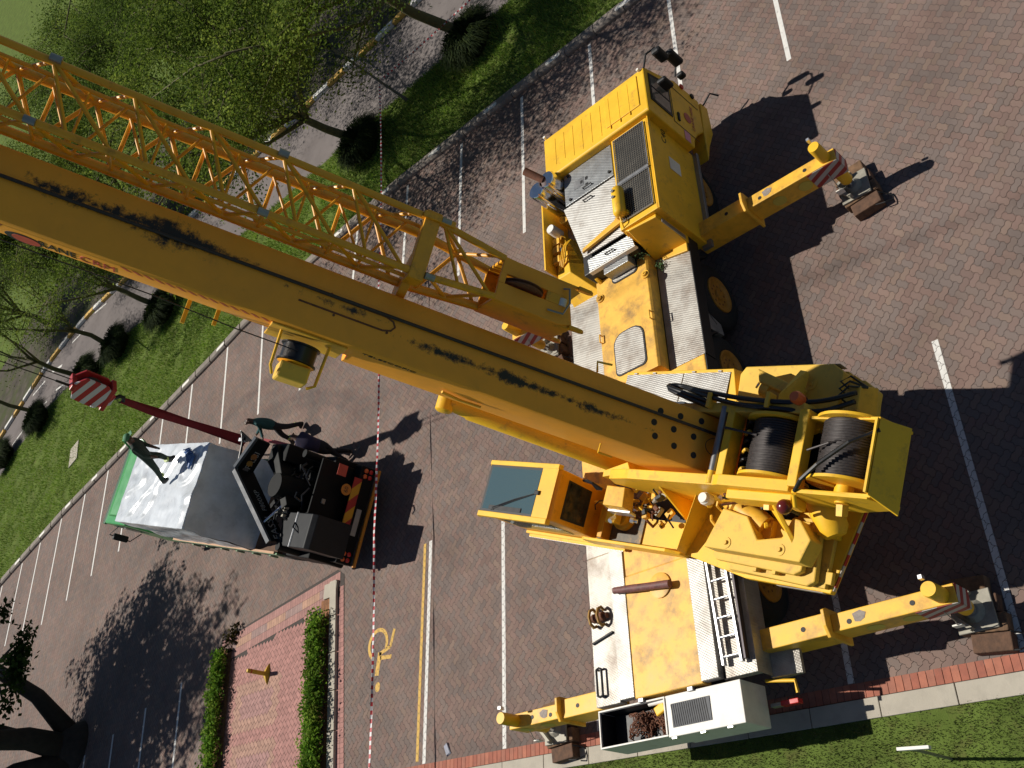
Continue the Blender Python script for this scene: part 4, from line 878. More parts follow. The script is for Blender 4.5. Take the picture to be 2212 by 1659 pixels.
def drum(u, z, name_):
    n = 22; prof = [(0, .45), (.02, .46), (.05, .46), (.055, .36)]
    t0, t1 = .06, .94
    for k in range(n):
        for f_, r_ in ((0, .352), (.25, .368), (.5, .374), (.75, .368)): prof.append((t0 + (t1 - t0) * (k + f_) / n, r_))
    prof += [(.945, .36), (.95, .46), (.98, .46), (1, .45)]
    fl = sp_().lathe((-.44, u, z), (.4, u, z), [(0, .44), (.0, .465), (.045, .465), (.05, .3), (.95, .3), (.955, .465), (1, .465), (1, .44)], 48).build(name_, 'yellow', crane, 0, True)
    sp_().lathe((-.44, u, z), (.4, u, z), [p for p in prof if .055 <= p[0] <= .945], 48).build('rope_coils', 'rope', fl, 0, 'all')
    sp_().lathe((-.44, u, z), (-.66, u, z), [(0, .12), (.5, .12), (.55, .09), (1, .09)], 16).build('drum_hub', 'yellow', fl, 0, True)
    sp_().lathe((-.66, u, z - .02), (-.8, u, z - .05), [(0, .085), (1, .08)], 6).build('hub_motor', 'yellow', fl)
    return fl
d1 = drum(-3.02, 2.62, 'winch_drum'); d2 = drum(-4.08, 2.66, 'winch_drum')
sp_().tube([(-.1, -3.72, 3.05), (.0, -4.0, 3.06), (.18, -4.4, 2.9)], .014).build('rope_strand', 'rope', d2)
# tail frame around the second drum
sp_().prism([(-3.55, 2.96), (-3.5, 2.4), (-4.1, 2.2), (-4.74, 2.5), (-4.7, 2.64), (-4.56, 2.96), (-3.62, 3.0)], 'x', -.64, -.59).build('tail_cheek', 'yellow', fr_, .008)
sp_().prism([(-3.55, 2.96), (-3.5, 2.4), (-4.1, 2.0), (-4.7, 2.4), (-4.56, 2.96)], 'x', .34, .38).build('tail_cheek', 'yellow', fr_, .008)
sp_().hull4([(-.6, -4.57, 2.98), (.34, -4.57, 2.98), (.34, -4.78, 2.62), (-.74, -4.78, 2.62)], [(-.6, -4.59, 3.02), (.34, -4.59, 3.02), (.34, -4.81, 2.65), (-.74, -4.81, 2.65)]).build('tail_plate', 'yellow', fr_, .008)
sp_().box(-.58, .34, -4.58, -4.55, 2.9, 3.06).build('tail_lip', 'yellow', fr_)
sp_().cbox((-.6, -4.1, 2.95), (.04, 1.0, .04)).build('tail_rail', 'yellow', fr_, .006)
sp_().tube([(-.62, -3.62, 3.0), (-.5, -3.75, 3.12), (-.3, -3.95, 3.14), (.0, -4.3, 3.12), (.2, -4.6, 3.0)], .028).build('tail_hose', 'hose', fr_)
sp_().cyl((-.66, -3.62, 3.0), (-.78, -3.58, 2.86), .03).build('hose_end', 'yellow', fr_, 0, True)
# hoses looping along the right cheek, beacon and brackets
for k in range(2):
    sp_().hose([(.5 + .07 * k, -2.0, 2.96), (.66 + .05 * k, -1.5, 3.0), (.78 + .04 * k, -1.22 + .03 * k, 2.96), (.84 + .02 * k, -1.35, 2.86), (.68 + .05 * k, -1.85, 2.98), (.52 + .09 * k, -2.5, 3.02), (.46 + .1 * k, -3.2, 2.98), (.5 + .14 * k, -3.65, 2.8), (.72 + .12 * k, -3.95, 2.55)], .034, 9).build('hydraulic_hose', 'hose', crane, 0, 'all')
for u_ in (-2.05, -3.0): sp_().box(.46, .68, u_ - .03, u_ + .03, 2.9, 3.07).build('hose_clamp', 'yellow_worn', crane, .01)
bc = sp_().lathe((.6, -3.42, 2.9), (.6, -3.42, 3.1), [(0, .06), (.2, .085), (.8, .085), (1, .065)], 18).build('beacon', 'orangelens', crane, 0, True)
sp_().lathe((.6, -3.42, 2.82), (.6, -3.42, 2.9), [(0, .06), (1, .08)], 14).build('beacon_base', 'dark', bc, 0, True)
sp_().hull4([(.72, -3.0, 2.3), (.82, -3.0, 2.3), (1.28, -2.9, 2.2), (1.26, -3.0, 2.2)], [(.6, -3.05, 2.9), (.7, -3.05, 2.9), (1.28, -2.9, 2.3), (1.26, -3.0, 2.3)]).build('brace_bar', 'cwt', crane, .008)
rb = sp_().hull4([(.6, -3.7, 2.02), (1.05, -3.62, 2.02), (1.1, -3.95, 2.02), (.6, -4.0, 2.02)], [(.62, -3.72, 2.46), (.98, -3.66, 2.4), (1.0, -3.9, 2.4), (.62, -3.95, 2.46)]).build('rear_manifold', 'yellow_worn', crane, .02)
for k in range(3): sp_().tube([(.75 + .1 * k, -3.75, 2.42), (.8 + .1 * k, -3.7, 2.55), (.95 + .07 * k, -3.8, 2.5), (1.0, -3.95, 2.3)], .016).build('manifold_hose', 'hose', rb)

# operator cab with glazed roof
oc = sp_().prism([(.72, 1.6), (.62, 2.9), (.66, 2.96), (.98, 2.97), (.98, 2.86), (2.3, 2.86), (2.36, 2.78), (2.62, 2.2), (2.5, 1.6), (2.0, 1.42), (.9, 1.42)], 'x', -1.38, -.54).build('operator_cab', 'orange', crane, .02)
for (v0, v1) in ((-1.46, -1.37), (-.56, -.48)): sp_().prism([(.62, 2.9), (.64, 2.99), (2.36, 2.96), (2.5, 2.82), (2.44, 2.78), (2.3, 2.86), (.98, 2.88)], 'x', v0, v1).build('roof_rail', 'yellow', oc, .01)
sp_().box(-1.37, -.56, .64, 1.0, 2.972, 2.982).build('roof_strip', 'yellow', oc)
rg = sp_().box(-1.37, -.56, 1.0, 2.34, 2.93, 2.945).build('roof_frame', 'dark', oc)
sp_().box(-1.33, -.6, 1.04, 2.28, 2.95, 2.956).build('roof_glass', 'glass', rg)
for q_ in ([(-.98, 1.02, 2.97), (-1.12, 1.5, 2.975), (-1.3, 2.0, 2.98)], [(-.98, 1.02, 2.965), (-1.16, 1.55, 2.97), (-1.34, 2.02, 2.975)]): sp_().tube(q_, .008).build('wiper_arm', 'black', oc)
sp_().box(-1.33, -1.26, 1.3, 2.1, 2.962, 2.972).build('wiper_blade', 'black', oc)
sp_().cbox((-.98, .98, 3.0), (.07, .1, .04)).build('wiper_motor', 'black', oc, .01)
bw = sp_()
def bwz(z): return .72 - (z - 1.6) * .1 / 1.3
bw.add([(-1.28, bwz(2.1) - .012, 2.1), (-.68, bwz(2.1) - .012, 2.1), (-.66, bwz(2.7) - .012, 2.7), (-1.3, bwz(2.7) - .012, 2.7), (-1.28, bwz(2.1), 2.1), (-.68, bwz(2.1), 2.1), (-.66, bwz(2.7), 2.7), (-1.3, bwz(2.7), 2.7)], [(0, 1, 2, 3), (0, 4, 5, 1), (1, 5, 6, 2), (2, 6, 7, 3), (3, 7, 4, 0)])
bwo = bw.build('rear_window', 'black', oc, .006)
sp_().add([(-1.25, bwz(2.13) - .015, 2.13), (-.71, bwz(2.13) - .015, 2.13), (-.69, bwz(2.67) - .015, 2.67), (-1.27, bwz(2.67) - .015, 2.67)], [(0, 1, 2, 3)]).build('pane', mat('rear_glass', (0.03, 0.035, 0.03), 0.04, var=0.6, scale=7, dirt=(0.22, 0.13, 0.03), damt=0.7, dscale=3), bwo)
sp_().prism([(1.05, 1.9), (2.42, 1.9), (2.3, 2.75), (1.0, 2.8)], 'x', -1.392, -1.384).build('side_window', 'glass_d', oc)
sp_().prism([(.75, 1.5), (2.45, 1.55), (2.5, 1.65), (.75, 1.62)], 'x', -1.44, -1.385).build('door_sill', 'yellow', oc, .008)
sp_().box(-1.2, -.75, 1.2, 1.8, 1.6, 2.2).build('operator_seat', 'black', oc, .04)

# lift cylinder
lc = sp_().lathe((-.2, -.1, 1.75), (-.2, .92, 5.2), [(0, .19), (.9, .19), (.91, .17), (1, .15)], 22).build('lift_cylinder', 'yellow', crane, 0, True)
sp_().lathe((-.4, .93, 5.24), (.1, .93, 5.24), [(0, .1), (.05, .13), (.95, .13), (1, .1)], 22).build('cylinder_eye', 'yellow', lc, 0, True)

# ------------------------------------------------------------------ boom (local axes: right, into the boom, along)
EL = math.radians(70.4); ce, se = math.cos(EL), math.sin(EL)
BL = Matrix(((1, 0, 0, 0), (0, se, ce, -2.07), (0, -ce, se, 2.7), (0, 0, 0, 1)))
BF = SF @ BL
def bm_(): return MB(BF)
def boom_mat():
    M = mat('boom_yellow_with_bounce', (0.95, 0.395, 0.03), 0.5, var=0.07, scale=2.5, dirt=(0.25, 0.13, 0.03), damt=0.3, dscale=4, dlo=0.6, dhi=0.8, bump=0.03, bscale=12)  # warmer, brighter base than the crane yellow stands in for ground bounce
    nt = M.node_tree; L = nt.links.new; b = nt.nodes['Principled BSDF']; src = b.inputs['Base Color'].links[0].from_socket
    geo = _n(nt, 'ShaderNodeNewGeometry'); sub = _n(nt, 'ShaderNodeVectorMath', operation='SUBTRACT'); sub.inputs[1].default_value = BF.translation; L(geo.outputs['Position'], sub.inputs[0])
    ax = []
    for k in range(3):
        d = _n(nt, 'ShaderNodeVectorMath', operation='DOT_PRODUCT'); d.inputs[1].default_value = BF.to_3x3().col[k]; L(sub.outputs[0], d.inputs[0]); ax.append(d.outputs['Value'])
    def mth(op, a, b_=None, c_=None):
        n = _n(nt, 'ShaderNodeMath', operation=op)
        for i, v_ in enumerate((a, b_, c_)):
            if v_ is None: continue
            if isinstance(v_, (int, float)): n.inputs[i].default_value = v_
            else: L(v_, n.inputs[i])
        return n.outputs[0]
    cv = _n(nt, 'ShaderNodeCombineXYZ'); L(mth('MULTIPLY', ax[0], 1.0), cv.inputs[0]); L(ax[2], cv.inputs[2])
    cb_ = _n(nt, 'ShaderNodeCombineXYZ'); L(ax[2], cb_.inputs[2])
    nz = _n(nt, 'ShaderNodeTexNoise', Scale=5.5, Detail=9.0, Roughness=0.8); L(cv.outputs[0], nz.inputs['Vector'])
    tot = None
    for (v0, wd, s0, s1, gain) in ((.13, .22, 6.0, 9.9, 1.45), (-.10, .13, .4, 5.4, 1.35), (.02, .14, 4.4, 6.8, 1.3)):
        fall = mth('SUBTRACT', 1.0, mth('DIVIDE', mth('ABSOLUTE', mth('SUBTRACT', ax[0], v0)), wd)); fall = mth('MAXIMUM', fall, 0.0)
        rng = mth('MULTIPLY', mth('MINIMUM', mth('MAXIMUM', mth('SUBTRACT', ax[2], s0), 0.0), 1.0), mth('MINIMUM', mth('MAXIMUM', mth('SUBTRACT', s1, ax[2]), 0.0), 1.0))
        t = mth('MULTIPLY', mth('MULTIPLY', fall, rng), gain); tot = t if tot is None else mth('MAXIMUM', tot, t)
    mr = _n(nt, 'ShaderNodeMapRange'); mr.inputs[1].default_value = 0.615; mr.inputs[2].default_value = 0.73; nb = _n(nt, 'ShaderNodeTexNoise', Scale=1.1, Detail=1.0); L(cb_.outputs[0], nb.inputs['Vector']); L(mth('ADD', mth('MULTIPLY', nz.outputs['Fac'], .9), mth('ADD', mth('MULTIPLY', tot, .2), mth('MULTIPLY', mth('SUBTRACT', nb.outputs['Fac'], .5), .6))), mr.inputs[0])
    fac = mth('MULTIPLY', mth('MULTIPLY', mr.outputs[0], mth('GREATER_THAN', tot, 0.001)), mth('LESS_THAN', ax[1], .02))
    mx = _n(nt, 'ShaderNodeMix', data_type='RGBA'); L(fac, mx.inputs['Factor']); L(src, mx.inputs['A']); mx.inputs['B'].default_value = (0.012, 0.011, 0.010, 1); L(mx.outputs['Result'], b.inputs['Base Color'])
    return M
MT['boom'] = boom_mat()
hw = .415
sec = [(-hw + .07, 0), (hw - .07, 0), (hw - .02, .02), (hw, .07), (hw, .52), (hw - .05, .62), (.26, 1.1), (.16, 1.2), (-.16, 1.2), (-.26, 1.1), (-hw + .05, .62), (-hw, .52), (-hw, .07), (-hw + .02, .02)]
sec0 = [(-hw + .07, 0), (hw - .07, 0), (hw - .02, .02), (hw, .07), (hw, .93), (hw - .06, 1.0), (-hw + .06, 1.0), (-hw, .93), (-hw, .07), (-hw + .02, .02)]
boom = bm_().prism(sec0, 'z', -.38, 5.2).prism(sec, 'z', 5.2, 11.2).build('boom', 'boom', crane, 0, True)
for k, (sc_, s0, s1) in enumerate(((.9, 11.2, 22), (.8, 22, 33), (.7, 33, 43.5), (.6, 43.5, 48))):
    bm_().prism([(x * sc_, .06 * (k + 1) + y * sc_) for x, y in sec], 'z', s0, s1).build('boom_section', 'boom', boom, 0, True)
bm_().prism([(-.3, -.2), (.3, -.2), (.3, 1.3), (-.3, 1.3)], 'z', 47.6, 48.6).build('boom_head', 'yellow', boom, .03)
bm_().tube([(.16, -.03, -.3), (.15, -.026, .6), (.10, -.026, 5.5), (.06, -.026, 9.5), (.03, -.026, 47.5)], .022, 8).build('hoist_rope', 'rope', boom)
sp_().tube([BL @ V((.16, -.03, -.3)), (.18, -2.4, 3.02), (.1, -2.9, 2.98)], .017, 8).build('hoist_rope', 'rope', boom)
for (v_, s_) in ((.2, .98), (.23, .66), (.27, .32), (.31, -.03), (.02, 1.04), (.02, .72), (.02, .39), (-.16, .98), (-.2, .66), (-.23, .33), (-.26, -.02)):
    bm_().cyl((v_, -.003, s_), (v_, .01, s_), .046, n=20).build('lightening_hole', 'black', boom)
pts = [(.09, 6.05), (.09, 4.98), (.06, 4.88), (.0, 4.84), (-.06, 4.88), (-.09, 4.98), (-.09, 6.05)]
bm_().tube([(a, -.004, b) for a, b in pts], .012, 6).build('cover_rim', 'rust', boom)
for (a, b) in ((.12, 5.7), (-.12, 5.6), (.11, 4.95), (-.1, 4.92)): bm_().cyl((a, -.012, b), (a, .0, b), .016, n=8).build('bolt', 'rust', boom)
bm_().tube([(.25 * math.cos(t) * .5 - .02, -.003, .0 + .18 * math.sin(t)) for t in [k * .3 for k in range(12)]], .005, 5).build('scribed_ring', 'rust', boom)
# side lettering, emblem and stripes (left flank)
def side(d, s_, o=.004): return frame(BF @ V((-hw - o, d, s_)), BF.to_3x3() @ V((0, 0, -1)), BF.to_3x3() @ V((0, -1, 0)))
MT['redprint'] = mat('red_sign_print', (0.52, 0.07, 0.04), 0.5, var=0.1, scale=6)
text('lettering', 'RANE', 0.30, side(.36, 8.71), 'dark', boom, sx=.56)
text('lettering', 'CRM', 0.30, side(.36, 8.27), 'redprint', boom, sx=.66)
q = bm_()
q.prism([( .42 + .18 * math.cos(t), 9.08 + .2 * math.sin(t)) for t in [k * .2618 for k in range(24)]], 'x', -hw - .004, -hw - .002); q.build('emblem', 'dark', boom)
bm_().prism([(.42 + .14 * math.cos(t), 9.05 + .155 * math.sin(t)) for t in [k * .2618 for k in range(24)]], 'x', -hw - .007, -hw - .005).build('emblem', 'redprint', boom)
for k in range(15):
    s_ = 8.02 - k * .125; bm_().prism([(.10, s_), (.10, s_ - .05), (.20, s_ - .13), (.20, s_ - .08)], 'x', -hw - .004, -hw - .001).build('side_stripe', 'redprint', boom)
for s_ in (9.35, 9.55): bm_().prism([(.1, s_), (.1, s_ - .08), (.5, s_ + .1), (.5, s_ + .18)], 'x', -hw - .004, -hw - .001).build('side_stripe', 'redprint', boom)
text('lettering', 'TELESCOPIC', 0.1, side(.14, 4.75), 'dark', boom, sx=1.3)
for (s_, l_) in ((7.2, .30), (6.85, .2)): bm_().cbox((-.36 - l_ / 2, .64, s_), (l_ + .06, .05, .05)).build('bracket', 'yellow', boom, .006)
bm_().tube([(-hw - .04, .5, 3.9), (-hw - .04, .62, 3.6), (-hw - .04, .6, 3.3)], .02).build('grab_handle', 'yellow_worn', boom)
bm_().tube([(-hw - .03, .3, 1.6), (-hw - .16, .28, 1.62), (-hw - .16, .28, 1.4)], .014).build('bracket', 'yellow', boom)
bm_().tube([(hw + .02, .1, 2.0), (hw + .1, -.05, 2.1), (hw + .12, -.1, 1.9)], .016).build('bracket', 'yellow', boom)
# cable reel on the left flank
rl = bm_().lathe((-.52, .42, 5.80), (-.76, .42, 5.80), [(0, .23), (.03, .245), (.1, .245), (.12, .215), (.88, .215), (.9, .245), (.97, .245), (1, .23)], 30).build('cable_reel', 'hose', boom, 0, True)
bm_().lathe((-.765, .42, 5.80), (-.79, .42, 5.80), [(0, .23), (1, .19)], 26).build('reel_flange', 'orange', rl, 0, True)
bm_().box(-1.0, -.79, .22, .60, 5.62, 6.0).build('reel_gearbox', 'cwt', rl, .03)
bm_().tube([(-.44, .3, 6.1), (-.9, .22, 6.1), (-.98, .3, 6.05)], .02).build('reel_stay', 'yellow', rl)
bm_().tube([(-.44, .35, 5.48), (-.95, .4, 5.5), (-1.0, .45, 5.58)], .02).build('reel_stay', 'yellow', rl)
bm_().tube([(-.64, .2, 5.85), (-.62, .25, 6.6), (-.56, .3, 7.6), (-.5, .3, 12)], .008, 5).build('reel_cable', 'hose', rl)
bm_().box(-.44, -.415, .1, .8, 5.3, 6.25).build('reel_plate', 'yellow_worn', rl, .01)

# ------------------------------------------------------------------ stowed lattice jib beside the boom
J0, J1 = -.45, .16
def jx(side_, s_):      # chord position: the section narrows towards its foot
    t = max(0, min(1, (s_ - 3.9) / .9)); return (.70 + (.615 - .70) * t) if side_ < 0 else (1.22 + (1.335 - 1.22) * t)
jib = bm_().tube([(jx(-1, 3.85), J0, 3.85), (jx(-1, 4.8), J0, 4.8), (.615, J0, 15)], .045, 10).build('lattice_jib', 'orange', crane, 0, True)
MT['chord'] = MT['cwt']
for (sd, dp, r_) in ((1, J0, .045), (-1, J1, .058), (1, J1, .058)):
    bm_().tube([(jx(sd, 3.85), dp, 3.85), (jx(sd, 4.8), dp, 4.8), (jx(sd, 6), dp, 15)], r_, 10).build('chord', 'orange', jib, 0, True)
def brace(a, b, r_=.02):
    r_ *= 1.22; bm_().cyl(a, b, r_, n=8).build('brace', 'orange', jib, 0, True)
s_ = 4.75
ss_ = [3.92, 4.72] + [5.06 + .853 * k for k in range(10)]
for k in range(len(ss_) - 1):
    a, b = ss_[k], ss_[k + 1]; m_ = (a + b) / 2
    if b - a > .4:
        brace((jx(-1, a), J0, a), (jx(1, b - .02), J0, b - .02)); brace((jx(1, b), J0, b), (jx(-1, b + .0), J0, b - .1 + .0)) if False else None
        brace((jx(1, b), J0, b), (jx(-1, b - .38), J0, b - .38), .018)
        brace((jx(-1, a), J1, a), (jx(1, m_), J1, m_), .022); brace((jx(1, m_), J1, m_), (jx(-1, b), J1, b), .022)
        brace((jx(-1, b), J1, b), (jx(1, b), J1, b), .02); brace((jx(-1, b), J0, b), (jx(-1, b), J1, b), .016)
        for sd in (-1, 1):
            brace((jx(sd, a), J0, a), (jx(sd, m_), J1, m_)); brace((jx(sd, m_), J1, m_), (jx(sd, b), J0, b))
JM = -.12
for sd in (-1, 1): bm_().tube([(jx(sd, 4.9) - sd * .02, JM, 4.9), (jx(sd, 6) - sd * .02, JM, 15)], .028, 8).build('chord', 'orange', jib, 0, True)
for k in range(18):
    s0 = 5.1 + k * .427; s1 = s0 + .427
    brace((jx(-1, s0), JM, s0), (jx(1, s1), J1, s1), .015) if k % 2 else brace((jx(1, s0), JM, s0), (jx(-1, s1), J1, s1), .015)
    if k % 2: brace((jx(-1, s0), JM, s0), (jx(1, s0), JM, s0), .014)
for s_ in (4.72, 6.78, 9.3):
    for k, (c_, sd) in enumerate((('grey_metal', -1), ('grey_metal', 1))): bm_().lathe((jx(sd, s_) + sd * .02, J0 - .06, s_ + .06), (jx(sd, s_) + sd * .02, J0 - .06, s_ - .06), [(0, .045), (1, .045)], 12).build('roller', 'grey_metal', jib, 0, True)
# transverse frame carrying the jib
cf = bm_().prism([(.52, J0 - .05), (1.42, J0 - .05), (1.42, J0 + .1), (1.2, J0 + .12), (.7, J0 + .12), (.52, J0 + .25)], 'z', 4.78, 4.98).build('stowing_frame', 'orange', jib, .012)
bm_().prism([(.42, .1), (.8, -.3), (.95, -.3), (.95, -.1), (.62, .35), (.42, .42)], 'z', 4.82, 4.94).build('stowing_arm', 'orange', jib, .012)
bm_().box(1.3, 1.38, J0 - .09, J0 + .05, 4.6, 5.02).build('roller_bracket', 'orange', jib, .01)
# sheave section at the foot of the jib
hd = bm_().prism([(.66, 3.86), (.655, 2.95), (.7, 2.78), (.9, 2.86), (.9, 3.8), (.9, 3.86)], 'y', J0 - .03, J0 + .02).build('jib_foot_plate', 'boom', jib, .008)
bm_().prism([(1.03, 3.86), (1.03, 2.86), (1.16, 2.76), (1.2, 2.9), (1.24, 3.86)], 'y', J0 - .03, J0 + .02).build('jib_foot_plate', 'boom', jib, .008)
bm_().prism([(.9, 3.86), (.9, 3.78), (1.03, 3.78), (1.03, 3.86)], 'y', J0 - .03, J0 + .02).build('jib_foot_plate', 'boom', jib)
bm_().prism([(.9, 3.2), (.9, 2.86), (1.03, 2.86), (1.03, 3.2)], 'y', J0 - .03, J0 + .02).build('jib_foot_plate', 'orange', jib)
bm_().box(.655, .70, J0, J1 + .1, 2.75, 3.86).build('jib_cheek', 'orange', jib, .01)
bm_().box(1.2, 1.245, J0, J1 + .1, 2.75, 3.86).build('jib_cheek', 'orange', jib, .01)
bm_().box(.70, 1.2, J1, J1 + .04, 2.85, 3.86).build('jib_cheek', 'orange', jib, .01)
for (v_, dp) in ((.68, J0), (1.22, J0), (.68, J1 + .08), (1.22, J1 + .08)):
    bm_().prism([(dp - .05, 2.8), (dp + .05, 2.8), (dp + .045, 2.62), (dp, 2.57), (dp - .045, 2.62)], 'x', v_ - .022, v_ + .022).build('pin_lug', 'orange', jib, .006)
sh = bm_().lathe((.935, J0 + .1, 3.5), (.995, J0 + .1, 3.5), [(0, .27), (.2, .28), (.35, .24), (.65, .24), (.8, .28), (1, .27)], 36).build('sheave', 'rust', jib, 0, True)
bm_().lathe((.93, J0 + .1, 3.5), (1.0, J0 + .1, 3.5), [(0, .08), (1, .08)], 14).build('sheave_hub', 'dark', sh, 0, True)
bm_().tube([(1.12, J0 - .05, 3.0), (1.12, J0 - .12, 2.95), (.94, J0 - .12, 2.9), (.78, J0 - .1, 2.95), (.78, J0 - .05, 3.15)], .014).build('rope_guard', 'grey_metal', jib)
bm_().lathe((.9, J0 - .0, 2.96), (1.0, J0 - .0, 2.96), [(0, .06), (1, .06)], 14).build('guard_roller', 'white', jib, 0, True)

# ------------------------------------------------------------------ loose things on the crane deck
lad = thing('ladder', 'aluminium ladder lying on the rear tread-plate deck of the crane', 'ladder', CF @ V((-2.7, -1.15, 1.5)))
for (ya, yb) in ((-.985, -1.02), (-1.29, -1.32)):
    MB(CF).hull4([(-3.45, yb - .02, 1.52), (-1.85, ya - .02, 1.56), (-1.85, ya + .02, 1.56), (-3.45, yb + .02, 1.52)], [(-3.45, yb - .02, 1.60), (-1.85, ya - .02, 1.64), (-1.85, ya + .02, 1.64), (-3.45, yb + .02, 1.60)]).build('rail', 'alu', lad, .006)
for k in range(6): x = -3.33 + k * .275; MB(CF).cyl((x, -1.32, 1.57 + .007 * k), (x, -.99, 1.57 + .007 * k), .018, n=10).build('rung', 'alu', lad, 0, True)
MB(CF).cbox((-2.7, -1.385, 1.55), (1.45, .04, .1)).build('stowed_rail', mat('dark_ladder_rail', (0.05, 0.04, 0.045), 0.4, metal=0.4), lad, .006)
c = CF @ V((-1.99, .25, 1.65))
tag(MB(CF).lathe((-1.90, .80, 1.60), (-2.08, -.30, 1.62), [(0, .052), (.3, .062), (.7, .06), (1, .064)], 16).build('wooden_pole', 'wine', None, 0, True, org=c), 'short red-brown round pole lying across the yellow rear deck', 'pole')
# chains in the open bin
def chain(n, seed, label, mt):
    r = random.Random(seed); q = MB(CF); p = V((-3.92 + r.uniform(-.15, .15), r.uniform(.25, .8), 1.2)); d = V((r.uniform(-1, 1), r.uniform(-1, 1), 0)).normalized()
    for k in range(n):
        d = (d + V((r.gauss(0, .6), r.gauss(0, .6), r.gauss(0, .15)))).normalized(); p2 = p + d * .06
        if not (-4.1 < p2.x < -3.74): d.x = -d.x
        if not (.22 < p2.y < .98): d.y = -d.y
        p = p + d * .06; p.z = 1.16 + .1 * r.random() + .06 * math.sin(p.y * 9)
        nrm = d.cross(V((r.gauss(0, 1), r.gauss(0, 1), 1))).normalized(); pts = []
        for t in range(9): a = t * math.pi / 4; pts.append(p + d * .045 * math.cos(a) + nrm * .026 * math.sin(a))
        q.tube(pts, .0085, 5)
    tag(q.build('chain', mt, None, org=CF @ V((-3.92, .6, 1.1))), label, 'chain', 'rusty chains in the open bin')
for k in range(3): chain(70, 20 + k, 'rusty chain heaped in the open bin at the crane rear', 'rust')
tag(MB(CF).cbox((-3.78, .3, 1.36), (.14, .2, .06), Matrix.Rotation(.4, 3, 'Z')).build('chain_hook', 'yellow', None, .02, org=CF @ V((-3.78, .3, 1.33))), 'yellow painted hook lying on the chains in the open bin', 'hook')
MB(CF).box(-4.15, -3.68, .17, 1.37, .851, 1.12).build('bin_fill', 'dark', box)

# ------------------------------------------------------------------ hook block and slings
HK = V((11.75, 21.5, 0))
MT['redpaint'] = mat('red_paint', (0.42, 0.025, 0.025), 0.4, var=0.12, scale=4)
MT['rwh'] = stripe_mat('hook_stripes', (0.45, 0.02, 0.025), (0.62, 0.62, 0.64), (.25, .5, -1), 0.24)
hk = thing('hook_block', 'red crane hook block with white diagonal stripes hanging over the verge', 'hook block', HK + V((0, 0, 5.7)))
HF = Matrix.Translation(HK) @ Matrix.Rotation(-math.radians(62), 4, 'Z')
cheek = [(-.34, 6.35), (-.3, 6.62), (.1, 6.75), (.38, 6.55), (.36, 6.0), (.16, 5.72), (-.12, 5.72), (-.36, 6.05)]
for (a, b) in ((-.2, -.14), (.14, .2)): MB(HF).prism(cheek, 'y', a, b).build('cheek_plate', 'rwh' if a < 0 else 'redpaint', hk, .01)
MB(HF).lathe((0, -.12, 6.3), (0, .12, 6.3), [(0, .28), (.1, .3), (.3, .26), (.5, .3), (.7, .26), (.9, .3), (1, .28)], 28).build('sheave', 'dark', hk, 0, True)
MB(HF).box(-.36, .36, -.21, .21, 5.78, 5.9).build('cross_head', 'redpaint', hk, .02)
MB(HF).box(-.06, .12, -.26, .26, 6.66, 6.78).build('top_bar', 'redpaint', hk, .02)
MB(HF).tube([(0, 0, 5.8), (0, 0, 5.66), (.1, 0, 5.58), (.1, 0, 5.48), (0, 0, 5.43), (-.09, 0, 5.5)], [.05, .05, .05, .05, .045, .02], 8).build('hook', 'dark', hk, 0, True)
MB(HF).sphere((-.3, -.22, 6.1), .035).build('bolt', 'alu', hk)
for (dx, dy) in ((-.06, -.05), (.06, .05)): MB(HF).cyl((dx, dy, 6.5), (dx * .5, dy * .5, 47.6), .013, n=6).build('fall_rope', 'rope', hk)
MB(HF).lathe((-.06, -.05, 6.7), (-.058, -.048, 7.1), [(0, .035), (1, .03)], 8).build('rope_socket', 'dark', hk)
MT['sling'] = mat('dark_red_webbing', (0.22, 0.012, 0.02), 0.75, var=0.2, scale=14)
sl_ = MB()
def band(pts, wd, th, q):
    pts = [V(p) for p in pts]
    for i in range(len(pts) - 1):
        a, b = pts[i], pts[i + 1]; d = (b - a).normalized(); e = d.cross(V((-.48, -.85, .1))).normalized() * wd / 2; n = d.cross(e).normalized() * th / 2
        q.add([a - e - n, a + e - n, a + e + n, a - e + n, b - e - n, b + e - n, b + e + n, b - e + n], [(3, 2, 1, 0), (4, 5, 6, 7), (0, 1, 5, 4), (1, 2, 6, 5), (2, 3, 7, 6), (3, 0, 4, 7)])
for k, (bx_, by_, bz_) in enumerate(((11.80, 21.44, 2.0), (11.87, 21.42, 2.05), (11.75, 21.5, 2.0), (11.83, 21.53, 2.1))):
    band([HK + V((.01 * k, .01 * k, 5.48)), HK + V((.05 * k - .07, .03 * k - .05, 4.6)), V((bx_, by_, bz_))], .15, .025, sl_)
tag(sl_.build('lifting_sling', 'sling', None, org=HK + V((0, 0, 2))), 'dark red webbing lifting sling hanging from the striped hook block', 'sling')

# ------------------------------------------------------------------ flatbed truck with folded loader crane
TF = Matrix.Translation((8.86, 17.7, 0)) @ Matrix.Rotation(-math.radians(19), 4, 'Z')
def tp(): return MB(TF)
MT['tgreen'] = mat('bright_green_paint', (0.03, 0.30, 0.07), 0.35, var=0.08, scale=3, coat=0.2)
MT['tdgreen'] = mat('pale_green_paint', (0.16, 0.26, 0.14), 0.6, var=0.25, scale=6, dirt=(0.05, 0.05, 0.04), damt=0.7, dscale=4)
MT['tblack'] = mat('loader_black_paint', (0.005, 0.0055, 0.006), 0.55, spec=0.18, var=0.3, scale=3)
MT['tgrey'] = mat('blue_grey_edge', (0.06, 0.07, 0.085), 0.5, spec=.3, var=0.15, scale=5)
MT['chev'] = stripe_mat('red_yellow_chevrons', (0.38, 0.02, 0.015), (0.60, 0.30, 0.01), (1.0, .35, .9), 0.36)
